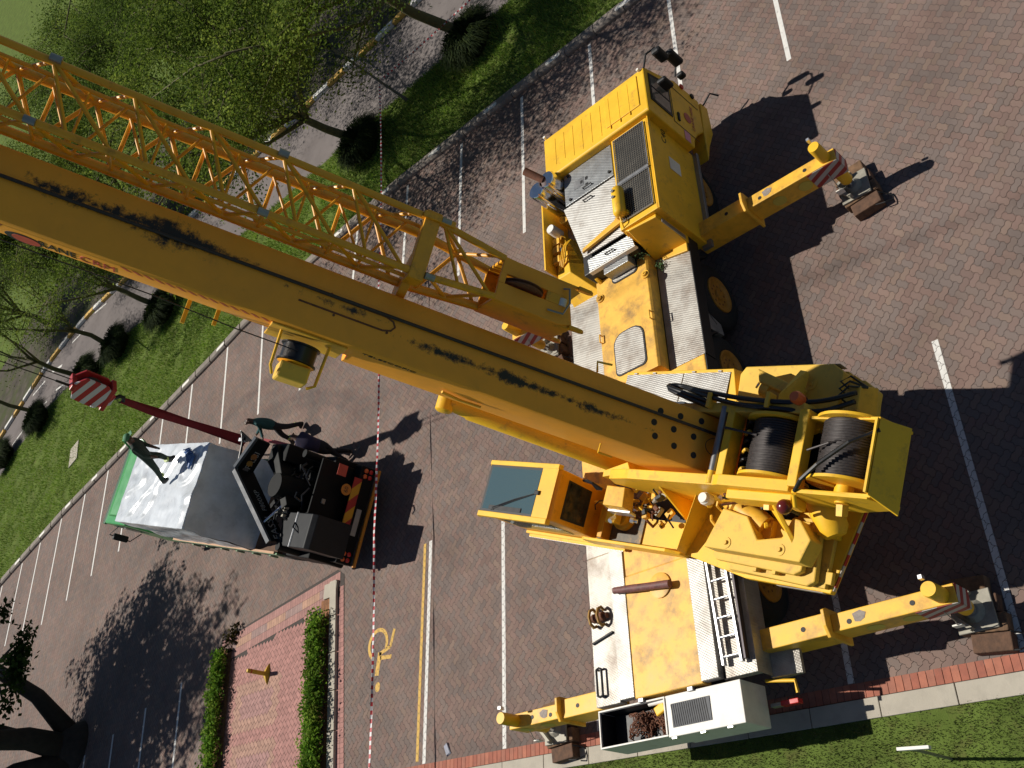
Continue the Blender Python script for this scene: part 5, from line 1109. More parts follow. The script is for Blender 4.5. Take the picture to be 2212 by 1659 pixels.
truck = thing('flatbed_truck', 'green flatbed truck with black folded loader crane over its rear, load under plastic', 'truck', (8.86, 17.7, 0))
tp().box(-.45, .45, .3, 10.2, .55, .95).build('chassis', 'tblack', truck, .02)
bed = tp().box(-1.25, 1.22, 2.3, 8.6, 1.15, 1.3).build('load_bed', 'wood2', truck, .01)
for s_ in (-1.27, 1.22): tp().box(s_, s_ + .05, 2.2, 8.7, 1.12, 1.36).build('side_rail', 'tdgreen', bed, .01)
for k in range(14): tp().box(-1.275, -1.268, 2.5 + k * .44, 2.72 + k * .44, 1.16, 1.3).build('rope_slot', 'dark', bed)
for k in range(6): tp().box(-1.3, -1.255, 2.9 + k * .95, 3.0 + k * .95, .9, 1.14).build('side_post', 'tdgreen', bed, .01)
tp().box(-1.26, -1.2, 2.3, 8.6, 1.36, 1.4).build('rail_edge', mat('rusty_edge', (0.5, 0.3, 0.18), 0.7), bed)
for (a, dbl) in ((1.9, 1), (3.3, 1), (8.9, 0)):
    for s_ in (-1, 1):
        wl = tp().lathe((s_ * 1.2, a, .52), (s_ * .62 if dbl else s_ * .88, a, .52), [(0, .28), (.03, .45), (.15, .515), (.85, .515), (.97, .45), (1, .3)], 28).build('wheel', 'tyre', truck, 0, True)
        tp().lathe((s_ * 1.205, a, .52), (s_ * 1.08, a, .52), [(0, .27), (.3, .26), (.8, .18), (1, .05)], 20).build('rim', 'grey_metal', wl, 0, True)
# cab
cbt = tp().prism([(8.75, .8), (8.75, 2.7), (8.85, 2.86), (10.3, 2.9), (10.55, 2.8), (10.72, 1.7), (10.75, .6), (9.6, .5), (9.4, .9)], 'x', -1.22, 1.18).build('cab', 'tgreen', truck, .04)
tp().prism([(8.9, 2.86), (8.95, 3.1), (9.4, 3.15), (10.2, 2.92)], 'x', -1.0, .95).build('roof_fairing', 'tgreen', cbt, .03)
tp().box(-1.24, 1.2, 10.5, 10.66, 2.74, 2.84).build('sun_visor', mat('dark_green_paint', (0.012, 0.09, 0.03), 0.4), cbt, .02)
tp().prism([(9.5, 1.8), (9.5, 2.55), (10.42, 2.55), (10.55, 1.8)], 'x', -1.235, -1.222).build('side_window', 'glass_d', cbt)
tp().prism([(10.56, 2.68), (10.72, 1.75), (10.735, 1.75), (10.58, 2.68)], 'x', -1.1, 1.06).build('windscreen', 'glass', cbt)
ma = tp().tube([(-1.22, 10.5, 2.4), (-1.5, 10.75, 2.5), (-1.55, 10.8, 1.8), (-1.25, 10.6, 1.6)], .018).build('mirror_arm', 'black', cbt)
tp().cbox((-1.52, 10.72, 2.15), (.2, .14, .48)).build('mirror', 'black', ma, .04)
tp().tube([(1.15, 10.4, 2.85), (1.35, 10.5, 3.15), (1.35, 9.0, 3.1), (1.15, 8.8, 2.85)], .03).build('roof_rail', 'tgreen', cbt, 0, True)
# crane base over the rear
lb = tp().prism([(-1.1, .55), (1.1, .55), (1.1, 1.15), (.9, 1.35), (-.9, 1.35), (-1.1, 1.15)], 'y', .35, 2.2).build('loader_base', 'tblack', truck, .03)
tp().lathe((.25, 1.25, 1.3), (.25, 1.25, 2.45), [(0, .42), (.3, .36), (.8, .32), (1, .3)], 20).build('slew_column', 'tblack', lb, 0, True)
def arm(name, a, b, wd, h0, h1, top=True, par=None):
    a = V(a); b = V(b); d = b - a; L_ = d.length; M = TF @ frame(a, d, V((0, 0, 1)).cross(d.normalized()))
    o = MB(M).prism([(0, -h0 / 2), (L_, -h1 / 2), (L_, h1 / 2), (0, h0 / 2)], 'y', -wd / 2, wd / 2).build(name, 'tblack', par or lb, .02)
    if top: MB(M).hull4([(0, -wd / 2 - .012, h0 / 2 - .05), (L_, -wd / 2 - .012, h1 / 2 - .05), (L_, wd / 2 + .002, h1 / 2 + .001), (0, wd / 2 + .002, h0 / 2 + .001)], [(0, -wd / 2 - .012, h0 / 2 + .02), (L_, -wd / 2 - .012, h1 / 2 + .02), (L_, wd / 2 + .002, h1 / 2 + .02), (0, wd / 2 + .002, h0 / 2 + .02)]).build('flange', 'tgrey', o)
    return o, M, L_
a1, M1, L1 = arm('main_arm', (-1.05, 1.1, 2.05), (.5, 2.45, 2.78), .11, .5, .55)
a2, M2, L2 = arm('knuckle_arm', (.5, 2.45, 2.78), (1.3, 2.0, 2.72), .11, .5, .42)
a3, M3, L3 = arm('inner_arm', (-.2, .95, 2.0), (1.25, 1.9, 2.25), .24, .42, .38, False)
arm('telescopic_arm', (-.5, 1.3, 1.75), (1.1, 2.05, 1.95), .2, .3, .3, False)
tp().cyl((-.3, 1.0, 1.7), (.9, 2.1, 2.3), .09).build('ram', 'tblack', lb, 0, True)
tp().cyl((-.1, 1.0, 2.15), (-.75, 1.45, 2.4), .035).build('ram_rod', 'chrome', lb, 0, True)
def armtext(s, size, x, M, wd, mt='tgrey', z=-.05): return text('lettering', s, size, M @ frame(V((x, -wd / 2 - .003, z)), V((1, 0, 0)), V((0, 0, 1))), mt, lb)
pale = mat('pale_print', (0.3, 0.3, 0.28), 0.6)
armtext('FASSI', .3, .38, M1, .11, pale); armtext('F800XP', .2, 1.2, M1, .11, pale)
armtext('FASSI', .22, .35, M2, .11, pale)
for (x, c_) in ((.75, (0.35, 0.18, 0.03)), (.95, (0.3, 0.12, 0.03)), (.55, (0.12, 0.1, 0.1))): MB(M2).lathe((x - .5, -.058, -.02), (x - .5, -.061, -.02), [(0, .08), (1, .08)], 14).build('sticker', mat('sticker', c_, .6), a2)
# tip clutter at the far end of the arm
for k in range(5): tp().tube([(1.2, 2.1 + .1 * k, 2.95), (1.32 + .03 * k, 2.25 + .08 * k, 3.1), (1.2, 2.5, 3.0), (.95 - .05 * k, 2.5, 2.95)], .025).build('loader_hose', 'hose', lb)
tp().cbox((1.25, 2.6, 2.95), (.1, .3, .12)).build('extension_tip', 'alu', a2, .02)
tp().box(.9, 1.35, 1.4, 2.3, 1.3, 2.3).build('arm_cradle', 'tblack', lb, .03)
for k in range(34):
    p = V((rnd.uniform(-.9, 1.1), rnd.uniform(.3, 2.2), rnd.uniform(1.35, 2.2)))
    if k % 3: q = p + V((rnd.uniform(-.6, .6), rnd.uniform(-.5, .5), rnd.uniform(-.3, .2))); tp().tube([p, p.lerp(q, .35) + V((0, 0, .15)), p.lerp(q, .7) + V((.05, 0, .1)), q], rnd.choice((.018, .025, .035))).build('loader_hose', 'hose', lb)
    else: tp().cbox(p, (rnd.uniform(.08, .3), rnd.uniform(.08, .3), rnd.uniform(.06, .2)), Matrix.Rotation(rnd.random() * 3, 3, 'Z')).build('loader_valve', ('tblack', 'dark', 'tblack', 'padgrey')[k % 4] if k % 9 == 0 else 'tblack', lb, .015)
# oil tank and tool locker
tk2 = tp().prism([(-.32, 1.0), (1.18, 1.0), (1.18, 1.95), (1.06, 2.05), (-.2, 2.05), (-.32, 1.95)], 'x', -1.12, -.3).build('oil_tank', mat('dark_grey_paint', (0.011, 0.012, 0.014), 0.45, spec=.25, var=.2, scale=4), truck, .02)
tp().box(-1.125, -.295, .42, .48, 2.052, 2.06).build('tank_strap', 'tgrey', tk2); tp().box(-1.125, -.295, .46, .475, 2.062, 2.068).build('strap_edge', 'alu', tk2)
tp().lathe((-.9, .95, 2.05), (-.9, .95, 2.1), [(0, .07), (1, .06)], 12).build('tank_cap', 'black', tk2, 0, True)
for k in range(4): tp().tube([(-.5 + .06 * k, .9, 2.05), (-.4 + .05 * k, 1.15, 2.25), (-.2, 1.3 + .06 * k, 2.2), (0, 1.35, 2.1)], .022).build('loader_hose', 'hose', tk2)
for k in range(3): tp().cbox((-.42 + .1 * k, .98, 2.12), (.07, .09, .12)).build('lever', 'padgrey', tk2, .01)
# rear of the truck: beam, chevron board, lamps, number plate, side outrigger boxes
tp().box(-1.2, 1.2, .02, .3, .55, .98).build('rear_beam', 'tblack', truck, .02)
cv = tp().box(-.82, .86, .0, .025, .88, 1.1).build('chevron_board', 'chev', truck)
tp().box(-1.22, 1.2, -.06, .0, .45, .53).build('underrun_bar', mat('orange_paint', (0.55, 0.22, 0.02), .5), truck, .01)
tp().box(-.5, .15, .008, .018, .66, .8).build('number_plate', mat('grey_plate', (0.35, 0.33, 0.3), .6), truck)
for s_ in (-1, 1):
    for (dx, dz, m_) in ((-.07, .07, 'orangelens'), (.07, .07, 'orangelens'), (-.07, -.07, 'redplastic'), (.07, -.07, 'redplastic')): tp().lathe((s_ * 1.02 + dx, .02, .76 + dz), (s_ * 1.02 + dx, -.02, .76 + dz), [(0, .055), (.7, .055), (1, .04)], 14).build('rear_lamp', m_, truck, 0, True)
    tp().box(s_ * 1.0, s_ * 1.26, .4, 1.5, .7, 1.5).build('leg_housing', 'tblack', truck, .03)
    tp().cyl((s_ * 1.15, .9, .25), (s_ * 1.15, .9, 2.1), .1).build('stabiliser_leg', 'tblack', truck, 0, True)
tp().box(.78, 1.05, .012, .02, 1.35, 1.6).build('warning_sign', 'redprint', truck)
tp().lathe((.5, .0, 1.25), (.5, -.012, 1.25), [(0, .14), (1, .14)], 20).build('speed_sign', mat('orange_disc', (0.55, 0.2, 0.02), .6), truck)
text('lettering', '60', .15, TF @ frame(V((.5, -.014, 1.25)), V((1, 0, 0)), V((0, 0, 1))), 'dark', truck)
tp().box(-1.1, 1.1, .3, .36, .98, 1.9).build('rear_panel', 'tblack', truck, .02)
for (x, z) in ((-.3, 1.0), (-.7, 1.62), (.1, 1.6)): tp().cbox((x, .28, z), (.12, .04, .1)).build('control_box', 'padgrey', truck, .01)

# ------------------------------------------------------------------ load wrapped in clear plastic
MTp = mat('clear_plastic_sheet', (0.72, 0.76, 0.80), 0.26, var=0.22, scale=1.6, spec=0.6, bump=0.12, bscale=3.2, coat=0.25, trans=0.12)
nx_, ny_, nz_ = 16, 30, 10
b0, b1, a0, a1_, z0_, z1_ = -1.2, 1.06, 3.5, 8.15, 1.37, 3.42
def load_pt(p):
    b, a, z = p; w_ = noise.noise(V((b * 1.7, a * 1.3, z * 1.6))); w2 = noise.noise(V((b * 4.5, a * 1.6, z * 3 + 9)))
    w3 = noise.noise(V((b * 1.1 + a * .9, a * .55 - b * .8, 4 + z)))
    fold = .045 * w_ + .03 * w2 + .06 * (1 - min(1, abs(w3) * 5)) * (1 if z > 3.3 else .4)
    ef = min(1, min(b - b0, b1 - b, a - a0 + .1, a1_ - a) / .35) if z > 3.3 else min(1, (z1_ - z) / .5 + .05)
    fold *= max(.12, ef)
    return (b + fold * (1 if abs(b) > .9 else .2) * (1 if b > 0 else -1), a + fold * (.6 if (a < 3.6 or a > 8.1) else .2), z + (fold - .03 if z > 3.3 else 0))
vs = []; fs = []
def gridface(f, n, m_):
    b = len(vs)
    for i in range(n + 1):
        for j in range(m_ + 1): vs.append(TF @ V(load_pt(f(i / n, j / m_))))
    for i in range(n):
        for j in range(m_): q = b + i * (m_ + 1) + j; fs.append((q, q + 1, q + m_ + 2, q + m_ + 1))
gridface(lambda s, t: (b0 + (b1 - b0) * s, a0 + (a1_ - a0) * t, z1_), 70, 130)
gridface(lambda s, t: (b0 + (b1 - b0) * s, a0 - .12 * (1 - t) ** 2, z0_ + (z1_ - z0_) * t), 40, 34)
gridface(lambda s, t: (b0 + (b1 - b0) * s, a1_, z0_ + (z1_ - z0_) * t), 24, 20)
gridface(lambda s, t: (b0 - .03 * (1 - t), a0 + (a1_ - a0) * s, z0_ + (z1_ - z0_) * t), 60, 30)
gridface(lambda s, t: (b1, a0 + (a1_ - a0) * s, z0_ + (z1_ - z0_) * t), 40, 20)
ld = raw('wrapped_load', vs, fs, MTp, org=TF @ V((0, 5.8, 1.36)), smooth=True)
bm = bmesh.new(); bm.from_mesh(ld.data); bmesh.ops.remove_doubles(bm, verts=bm.verts[:], dist=.012); bmesh.ops.recalc_face_normals(bm, faces=bm.faces[:]); bm.to_mesh(ld.data); bm.free()
tag(ld, 'tall box-shaped load wrapped in shiny wrinkled plastic on the flatbed truck', 'load')
bs_ = MB(TF @ Matrix.Translation((.2, 3.8, 3.42)))
for k in range(6): bs_.hull4([(.1 + .1 * k, .3 + .12 * k, .0), (.5 + .05 * k, .2 + .1 * k, .0), (.55 + .03 * k, .35 + .12 * k, 0), (.15 + .1 * k, .42 + .12 * k, 0)], [(.15 + .1 * k, .33 + .12 * k, .06), (.42 + .05 * k, .26 + .1 * k, .09), (.45 + .03 * k, .35 + .12 * k, .09), (.2 + .1 * k, .4 + .12 * k, .05)])
tag(bs_.build('blue_sheet', mat('blue_tarpaulin', (0.05, 0.12, 0.3), 0.4, var=.2, scale=6), None, .02, True, org=TF @ V((.5, 4.2, 3.42))), 'crumpled blue sheet on top of the plastic load by the workman', 'sheet')

# ------------------------------------------------------------------ people
MT['skin'] = mat('dark_brown_skin', (0.09, 0.045, 0.03), 0.5, var=.08, scale=20)
MT['hair'] = mat('black_hair', (0.01, 0.009, 0.008), 0.7)
MT['boot'] = mat('black_boot', (0.012, 0.011, 0.01), 0.5)
def person(label, pelvis, feet, chest, head, hands, fwd, tops, legs, capm=None, band_m=None):
    P = V(pelvis); F = V(fwd).normalized(); Rt = F.cross(V((0, 0, 1))).normalized(); CH = V(chest); HD = V(head)
    sk = []; ed = []
    def J(p, r): sk.append((V(p), r)); return len(sk) - 1
    def E(a, b): ed.append((a, b))
    pel = J(P, .155); sp1 = J(P.lerp(CH, .5), .15); ch = J(CH, .165); nk = J(CH.lerp(HD, .62), .06)
    E(pel, sp1); E(sp1, ch); E(ch, nk)
    ax_ = (HD - CH).normalized()
    h0 = J(HD - ax_ * .04, .085); h1 = J(HD + ax_ * .07, .09); E(nk, h0); E(h0, h1)
    nose = J(HD + F * .095 + ax_ * .01, .02); E(h0, nose)
    tagp = {}
    for k, s_ in enumerate((-1, 1)):
        ft = V(feet[k]); hip = J(P + Rt * s_ * .1 - V((0, 0, .07)), .10); E(pel, hip)
        kn = J((P + Rt * s_ * .12).lerp(ft + V((0, 0, .1)), .52) + F * .06, .075); E(hip, kn)
        an = J(ft + V((0, 0, .1)) - F * .02, .05); E(kn, an); toe = J(ft + F * .15 + V((0, 0, .045)), .042); E(an, toe); heel = J(ft - F * .07 + V((0, 0, .045)), .042); E(an, heel)
        hnd = V(hands[k]); shp = CH + Rt * s_ * .185 + (CH - P).normalized() * .06; shd = J(shp, .072); E(ch, shd)
        dd = (hnd - shp); lim = .56
        if dd.length > lim: hnd = shp + dd.normalized() * lim
        el = J(shp.lerp(hnd, .52) - F * .06 + Rt * s_ * .06 - V((0, 0, .04)), .052); E(shd, el)
        wr = J(hnd, .034); E(el, wr); hd_ = (hnd - sk[el][0]).normalized(); pm = J(hnd + hd_ * .06, .034); E(wr, pm)
        for f_ in range(4):
            o_ = Rt * (f_ - 1.5) * .021; l_ = (.07, .085, .08, .062)[f_]
            a_ = J(hnd + hd_ * .105 + o_, .0105); b_ = J(hnd + hd_ * (.105 + l_ * .6) + o_ - V((0, 0, .015)), .009); E(pm, a_); E(a_, b_)
        th = J(hnd + hd_ * .06 - Rt * s_ * .055 - V((0, 0, .01)), .011); E(wr, th)
    me = bpy.data.meshes.new('person'); me.from_pydata([tuple(p) for p, r in sk], ed, [])
    o = bpy.data.objects.new('person_tmp', me); COL.objects.link(o); mod = o.modifiers.new('skin', 'SKIN'); mod.use_smooth_shade = True
    sv = me.skin_vertices[0].data
    for i, (p, r) in enumerate(sk): sv[i].radius = (r * (1.14 if r > .03 else 1), r * (1.14 if r > .03 else 1)); sv[i].use_root = (i == 0)
    sb = o.modifiers.new('sub', 'SUBSURF'); sb.levels = 2; sb.render_levels = 2
    dg = bpy.context.evaluated_depsgraph_get(); m2 = bpy.data.meshes.new_from_object(o.evaluated_get(dg)); bpy.data.objects.remove(o)
    org = V((P.x, P.y, min(f[2] for f in feet))); m2.transform(Matrix.Translation(-org)); m2.name = 'person'
    m2.materials.clear()
    for q in (tops, legs, 'skin', 'boot', 'hair'): m2.materials.append(MT[q] if isinstance(q, str) else q)
    for pl in m2.polygons:
        c = pl.center + org; best = None; pl.use_smooth = True
        dh = (c - HD).length; zf = min((c - V(f)).length for f in feet); hh = min((c - (V(h) if (V(h) - CH).length < .56 else CH + (V(h) - CH).normalized() * .6)).length for h in hands)
        if dh < .17: pl.material_index = 4 if (c - HD).dot(ax_) > .055 and (c - HD).dot(F) < .06 else 2
        elif zf < .17: pl.material_index = 3
        elif hh < .11: pl.material_index = 2
        elif (c - P).dot((CH - P).normalized()) > .02: pl.material_index = 0
        else: pl.material_index = 1
    po = bpy.data.objects.new('person', m2); COL.objects.link(po); po.location = org; ORG[po] = org; tag(po, label, 'person')
    if capm:
        M = frame(HD + ax_ * .05, F, Rt.cross(F) * -1 if False else ax_.cross(F)); q = MB(M)
        q.lathe((0, 0, 0), (0, 0, .1), [(0, .112), (.4, .11), (.8, .08), (1, .02)], 16); q.add([(.08, -.08, .0), (.2, -.06, -.01), (.2, .06, -.01), (.08, .08, .0), (.08, -.08, .015), (.2, -.06, .0), (.2, .06, .0), (.08, .08, .015)], [(3, 2, 1, 0), (4, 5, 6, 7), (0, 1, 5, 4), (1, 2, 6, 5), (2, 3, 7, 6), (3, 0, 4, 7)])
        q.build('cap', capm, po, 0, True)
    for s_ in (-1, 1):        # ears and eyes
        q = MB(); q.sphere(HD + Rt * s_ * .088 + ax_ * .0, .022, 8); q.build('ear', 'skin', po, 0, 'all')
        q = MB(); q.sphere(HD + Rt * s_ * .034 + F * .082 + ax_ * .03, .012, 8); q.build('eye', 'white', po, 0, 'all')
    if band_m:
        for k in range(2):
            ft = V(feet[k]); kn = P.lerp(ft, .72); d = (ft - P).normalized(); q = MB(); q.lathe(kn - d * .025, kn + d * .025, [(0, .078), (1, .076)], 14); q.build('reflective_band', band_m, po, 0, True)
    return po
dkg = mat('dark_green_cotton', (0.016, 0.032, 0.022), .8, var=.2, scale=8); teal = mat('teal_jacket', (0.012, 0.07, 0.075), .8, var=.2, scale=8); navy = mat('black_trousers', (0.012, 0.013, 0.018), .8, var=.2, scale=8)
lime = mat('lime_reflective_band', (0.35, 0.45, 0.12), .5); purp = mat('purple_shirt', (0.035, 0.028, 0.065), .8, var=.2, scale=10)
person('workman in dark green overalls and green cap bending on the plastic load', (10.86, 22.3, 4.28), ((11.1, 22.45, 3.45), (10.5, 22.6, 3.45)), (10.98, 22.08, 4.68), (11.02, 21.93, 4.95), ((11.12, 22.12, 4.2), (10.78, 21.98, 4.2)), (.5, -.85, 0), dkg, dkg, mat('green_cap', (0.06, 0.2, 0.09), .7), lime)
person('bareheaded workman in teal jacket with lime bands standing beside the truck', (12.95, 22.05, .92), ((13.2, 21.85, .01), (12.75, 22.2, .01)), (12.9, 22.12, 1.36), (12.87, 22.2, 1.64), ((12.75, 22.55, 1.1), (12.45, 22.2, 1.05)), (-.6, .5, 0), teal, navy, None, lime)
person('workman in purple shirt and black trousers handling a pink strap behind the truck', (11.28, 19.42, .9), ((11.4, 19.3, .01), (11.1, 19.35, .01)), (11.38, 19.62, 1.32), (11.5, 19.8, 1.54), ((11.75, 20.1, 1.15), (11.35, 20.15, 1.1)), (.3, .9, 0), purp, navy, None, None)
q = MB(); band([(11.42, 20.1, 1.05), (11.55, 20.4, 1.15), (11.75, 20.8, 1.3), (11.9, 21.2, 1.6)], .09, .015, q); band([(11.5, 20.08, .95), (11.6, 20.45, 1.05), (11.85, 21.0, 1.4)], .09, .015, q)
tag(q.build('webbing_strap', mat('pink_webbing', (0.55, 0.12, 0.13), .7), None, org=(11.6, 20.4, 1.0)), 'pink webbing strap pulled tight between purple-shirted man and the load', 'strap')

# ------------------------------------------------------------------ barrier tape, lamp post, bollard, sign, small things
LP = V((23.55, 17.75, .05))
lp = thing('street_lamp', 'thin grey street lamp post on the verge carrying the barrier tape', 'street lamp', LP)
MB().lathe(LP, LP + V((0, 0, 3.0)), [(0, .06), (.1, .055), (.12, .045), (1, .035)], 12).build('post', mat('grey_green_post', (0.12, 0.12, 0.10), .6, var=.2, scale=5), lp, 0, True)
lt = MB().lathe(LP + V((0, 0, 3.0)), LP + V((0, 0, 3.45)), [(0, .05), (.1, .1), (.75, .16), (.8, .2), (1, .05)], 12).build('lantern', 'glass_d', lp, 0, True)
for k in range(4): a = k * 1.571; MB().tube([LP + V((.06 * math.cos(a), .06 * math.sin(a), 3.0)), LP + V((.2 * math.cos(a), .2 * math.sin(a), 3.25)), LP + V((.17 * math.cos(a), .17 * math.sin(a), 3.42))], .014).build('lantern_bar', 'black', lt)
MB().lathe(LP + V((0, 0, 3.4)), LP + V((0, 0, 3.55)), [(0, .23), (.4, .2), (1, .03)], 14).build('lantern_hood', 'black', lt, 0, True)
MT['tape'] = None
def tape_mat(ax):
    return stripe_mat('barrier_tape_stripes', (0.5, 0.03, 0.04), (0.7, 0.68, 0.68), ax, .17)
def tape(name, label, pts, ax):
    pts = [V(p) for p in pts]; fin = []
    for i in range(len(pts) - 1):
        n = 14
        for k in range(n): t = k / n; p = pts[i].lerp(pts[i + 1], t); p.z -= .14 * 4 * t * (1 - t) * min(1, (pts[i + 1] - pts[i]).length / 14); fin.append(p)
    fin.append(pts[-1]); vs = []; fs = []
    for i, p in enumerate(fin):
        tw = .5 * math.sin(i * 1.3) + .6; d = V((0, math.cos(tw), math.sin(tw))) if abs(ax[0]) > abs(ax[1]) else V((math.cos(tw), 0, math.sin(tw)))
        vs += [p - d * .024, p + d * .024]
    for i in range(len(fin) - 1): fs.append((2 * i, 2 * i + 1, 2 * i + 3, 2 * i + 2))
    o = raw(name, vs, fs, tape_mat(ax), org=pts[0]); s = o.modifiers.new('thick', 'SOLIDIFY'); s.thickness = .003; return tag(o, label, 'barrier tape')
tape('barrier_tape', 'red and white barrier tape stretched straight from the lamp post past the truck', [(23.5, 17.8, 1.15), (15, 17.05, 1.1), (8, 16.5, 1.1), (1.2, 16.05, 1.12)], (1, .07, 0))
tape('barrier_tape', 'red and white barrier tape running along the road edge behind the verge', [(23.62, 17.7, 1.15), (23.75, 12.5, 1.1), (23.8, 5, 1.1)], (0, 1, 0))
BO = V((6.0, 22.2, .003)); yb = mat('bollard_yellow', (0.58, 0.36, 0.02), .5, var=.12, scale=8)
bo = thing('bollard', 'yellow parking bollard with triangular foot plates on the brick apron', 'bollard', BO)
MB().lathe(BO, BO + V((0, 0, .62)), [(0, .055), (.95, .055), (1, .04)], 14).build('post', yb, bo, 0, True)
MB().lathe(BO + V((0, 0, .5)), BO + V((0, 0, .53)), [(0, .057), (1, .057)], 14).build('red_ring', 'redplastic', bo, 0, True)
for s_ in (-1, 1): MB().add([BO + V(p) for p in ((0, -.1, 0), (s_ * .3, -.05, 0), (0, .1, 0), (0, -.06, .14), (s_ * .24, -.03, .05), (0, .06, .14))], [(0, 2, 1), (3, 4, 5), (0, 1, 4, 3), (1, 2, 5, 4), (2, 0, 3, 5)]).build('foot', yb, bo, .005)
SG = V((1.95, 5.2, .0)); sg = thing('marker_post', 'white crossbar on a thin post standing in the lawn', 'post', SG)
MB().cyl(SG, SG + V((0, 0, 1.1)), .02).build('post', 'grey_metal', sg, 0, True)
MB(Matrix.Translation(SG) @ Matrix.Rotation(-.06, 4, 'Z')).box(-.02, .02, -.24, .16, 1.12, 1.2).build('crossbar', 'white', sg, .004)
tag(MB(Matrix.Translation((3.27, 15.04, .008)) @ Matrix.Rotation(.5, 4, 'Z')).hull4([(-.12, -.06, 0), (.12, -.07, 0), (.13, .06, 0), (-.11, .07, 0)], [(-.1, -.04, .02), (.11, -.06, .035), (.1, .05, .02), (-.1, .05, .03)]).build('paper_scrap', mat('pale_paper', (0.3, 0.31, 0.36), .8), None, org=(3.27, 15.04, .008)), 'crumpled pale scrap of paper on the paving beside the tape shadow', 'litter')
mh = struct(MB(Matrix.Translation((19.1, 41.1, .05)) @ Matrix.Rotation(.3, 4, 'Z')).box(-.55, .55, -.4, .4, 0, .05).build('manhole_cover', 'concrete', None, .02, org=(19.1, 41.1, .05)))
tag(mh, 'grey concrete manhole slab in the verge grass', 'manhole')

# ------------------------------------------------------------------ vegetation
def leafmat(name, c, tr=.45): return mat(name, c, .75, var=.35, scale=1.2, attr=True, trans=tr, spec=.12)
MT['leaf'] = leafmat('tree_leaves', (.1, .15, .03))
MT['bark_g'] = mat('olive_bark', (0.10, 0.09, 0.035), .85, var=.3, scale=6, bump=.4, bscale=25)
MT['bark_d'] = mat('dark_bark', (0.030, 0.023, 0.018), .9, var=.4, scale=5, bump=.6, bscale=18)
def leaves(r, pts, per, spread, size, cols, vs, fs, cs, droop=0.0):
    for (p, k) in pts:
        c = cols[r.randrange(len(cols))]; sh_ = .75 + .5 * r.random()
        for _ in range(per):
            q = V((r.gauss(0, spread), r.gauss(0, spread), r.gauss(0, spread * .6) - droop * abs(r.gauss(0, spread)))) + p
            a = V((r.gauss(0, 1), r.gauss(0, 1), r.gauss(0, .6))).normalized(); b_ = a.cross(V((r.gauss(0, 1), r.gauss(0, 1), r.gauss(0, 1)))).normalized()
            s = size * r.uniform(.6, 1.3); b = len(vs)
            vs += [q, q + a * s * .5 + b_ * s * .28, q + a * s, q + a * s * .5 - b_ * s * .28]; fs.append((b, b + 1, b + 2, b + 3))
            kk = sh_ * (.85 + .3 * r.random()); cs.append((c[0] * kk, c[1] * kk, c[2] * kk))
def tree(name, label, loc, h, spread, seed, cols, bark, per=34, clump=.32, size=.1, fork=.38, tr=.13, nl=5, lean=(0, 0), group=None, twigs=7, flat=.6, droop=0):
    r = random.Random(seed); base = V(loc); th = thing(name, label, 'tree', base, group)
    wood = MB(); tips = []
    top = base + V((lean[0] * fork, lean[1] * fork, h * fork)); mid = base.lerp(top, .5) + V((r.gauss(0, .1), r.gauss(0, .1), 0))
    wood.tube([base - V((0, 0, .1)), base + V((0, 0, .25)), mid, top], [tr * 1.35, tr * 1.05, tr * .9, tr * .8], 9)
    for i in range(nl):
        a = 6.283 * (i + r.uniform(-.3, .3)) / nl; st = base.lerp(top, r.uniform(.75, 1.0))
        e = base + V((lean[0], lean[1], 0)) + V((math.cos(a) * spread * r.uniform(.45, .8), math.sin(a) * spread * r.uniform(.45, .8), h * r.uniform(.72, .97)))
        k1 = st.lerp(e, .4) + V((r.gauss(0, .2), r.gauss(0, .2), -.12 * h * r.random())); wood.tube([st, k1, e], [tr * .55, tr * .36, tr * .16], 7)
        for j in range(5):
            t = r.uniform(.3, 1); s0 = k1.lerp(e, t) if t > .4 else st.lerp(k1, t / .4)
            e2 = s0 + V((r.gauss(0, spread * .33), r.gauss(0, spread * .33), r.uniform(-.05, .22) * h * flat)); wood.tube([s0, s0.lerp(e2, .5) + V((r.gauss(0, .1), r.gauss(0, .1), .08)), e2], [tr * .22, tr * .15, tr * .06], 5)
            for m_ in range(twigs):
                t2 = r.uniform(.25, 1); s1 = s0.lerp(e2, t2); e3 = s1 + V((r.gauss(0, spread * .16), r.gauss(0, spread * .16), r.gauss(.1, .3) - droop)); wood.tube([s1, e3], [tr * .07, tr * .03], 4); tips.append((e3, 0)); tips.append((s1.lerp(e3, .5), 0))
    wood.build('trunk', bark, th, 0, 'all')
    vs = []; fs = []; cs = []; leaves(r, tips, per, clump, size, cols, vs, fs, cs, droop)
    raw('crown', vs, fs, 'leaf', parent=th, cols=cs); return th
FC = [(0.14, 0.20, 0.028), (0.11, 0.165, 0.022), (0.20, 0.25, 0.04), (0.07, 0.115, 0.018)]
DC = [(0.08, 0.125, 0.02), (0.10, 0.155, 0.022), (0.14, 0.195, 0.032), (0.05, 0.085, 0.014)]
VG = 'fever trees along the verge'
tree('fever_tree', 'olive-barked tree on the verge rising past the top edge behind the kerb', (24.05, 14.85, .05), 8.0, 5.0, 3, FC, 'bark_g', 95, .38, .095, tr=.17, fork=.5, group=VG, lean=(-2.0, .2), nl=7)
tree('fever_tree', 'olive-barked tree whose crown fills the upper left behind the lattice jib', (23.6, 20.4, .05), 7.4, 5.2, 4, FC, 'bark_g', 105, .38, .095, tr=.15, fork=.34, group=VG, lean=(-1.8, -.2), nl=8)
tree('fever_tree', 'forked tree on the verge just left of the boom cable reel', (23.8, 34.5, .05), 6.3, 3.2, 5, FC, 'bark_g', 40, .3, .09, tr=.13, fork=.33, nl=4, group=VG, twigs=5)
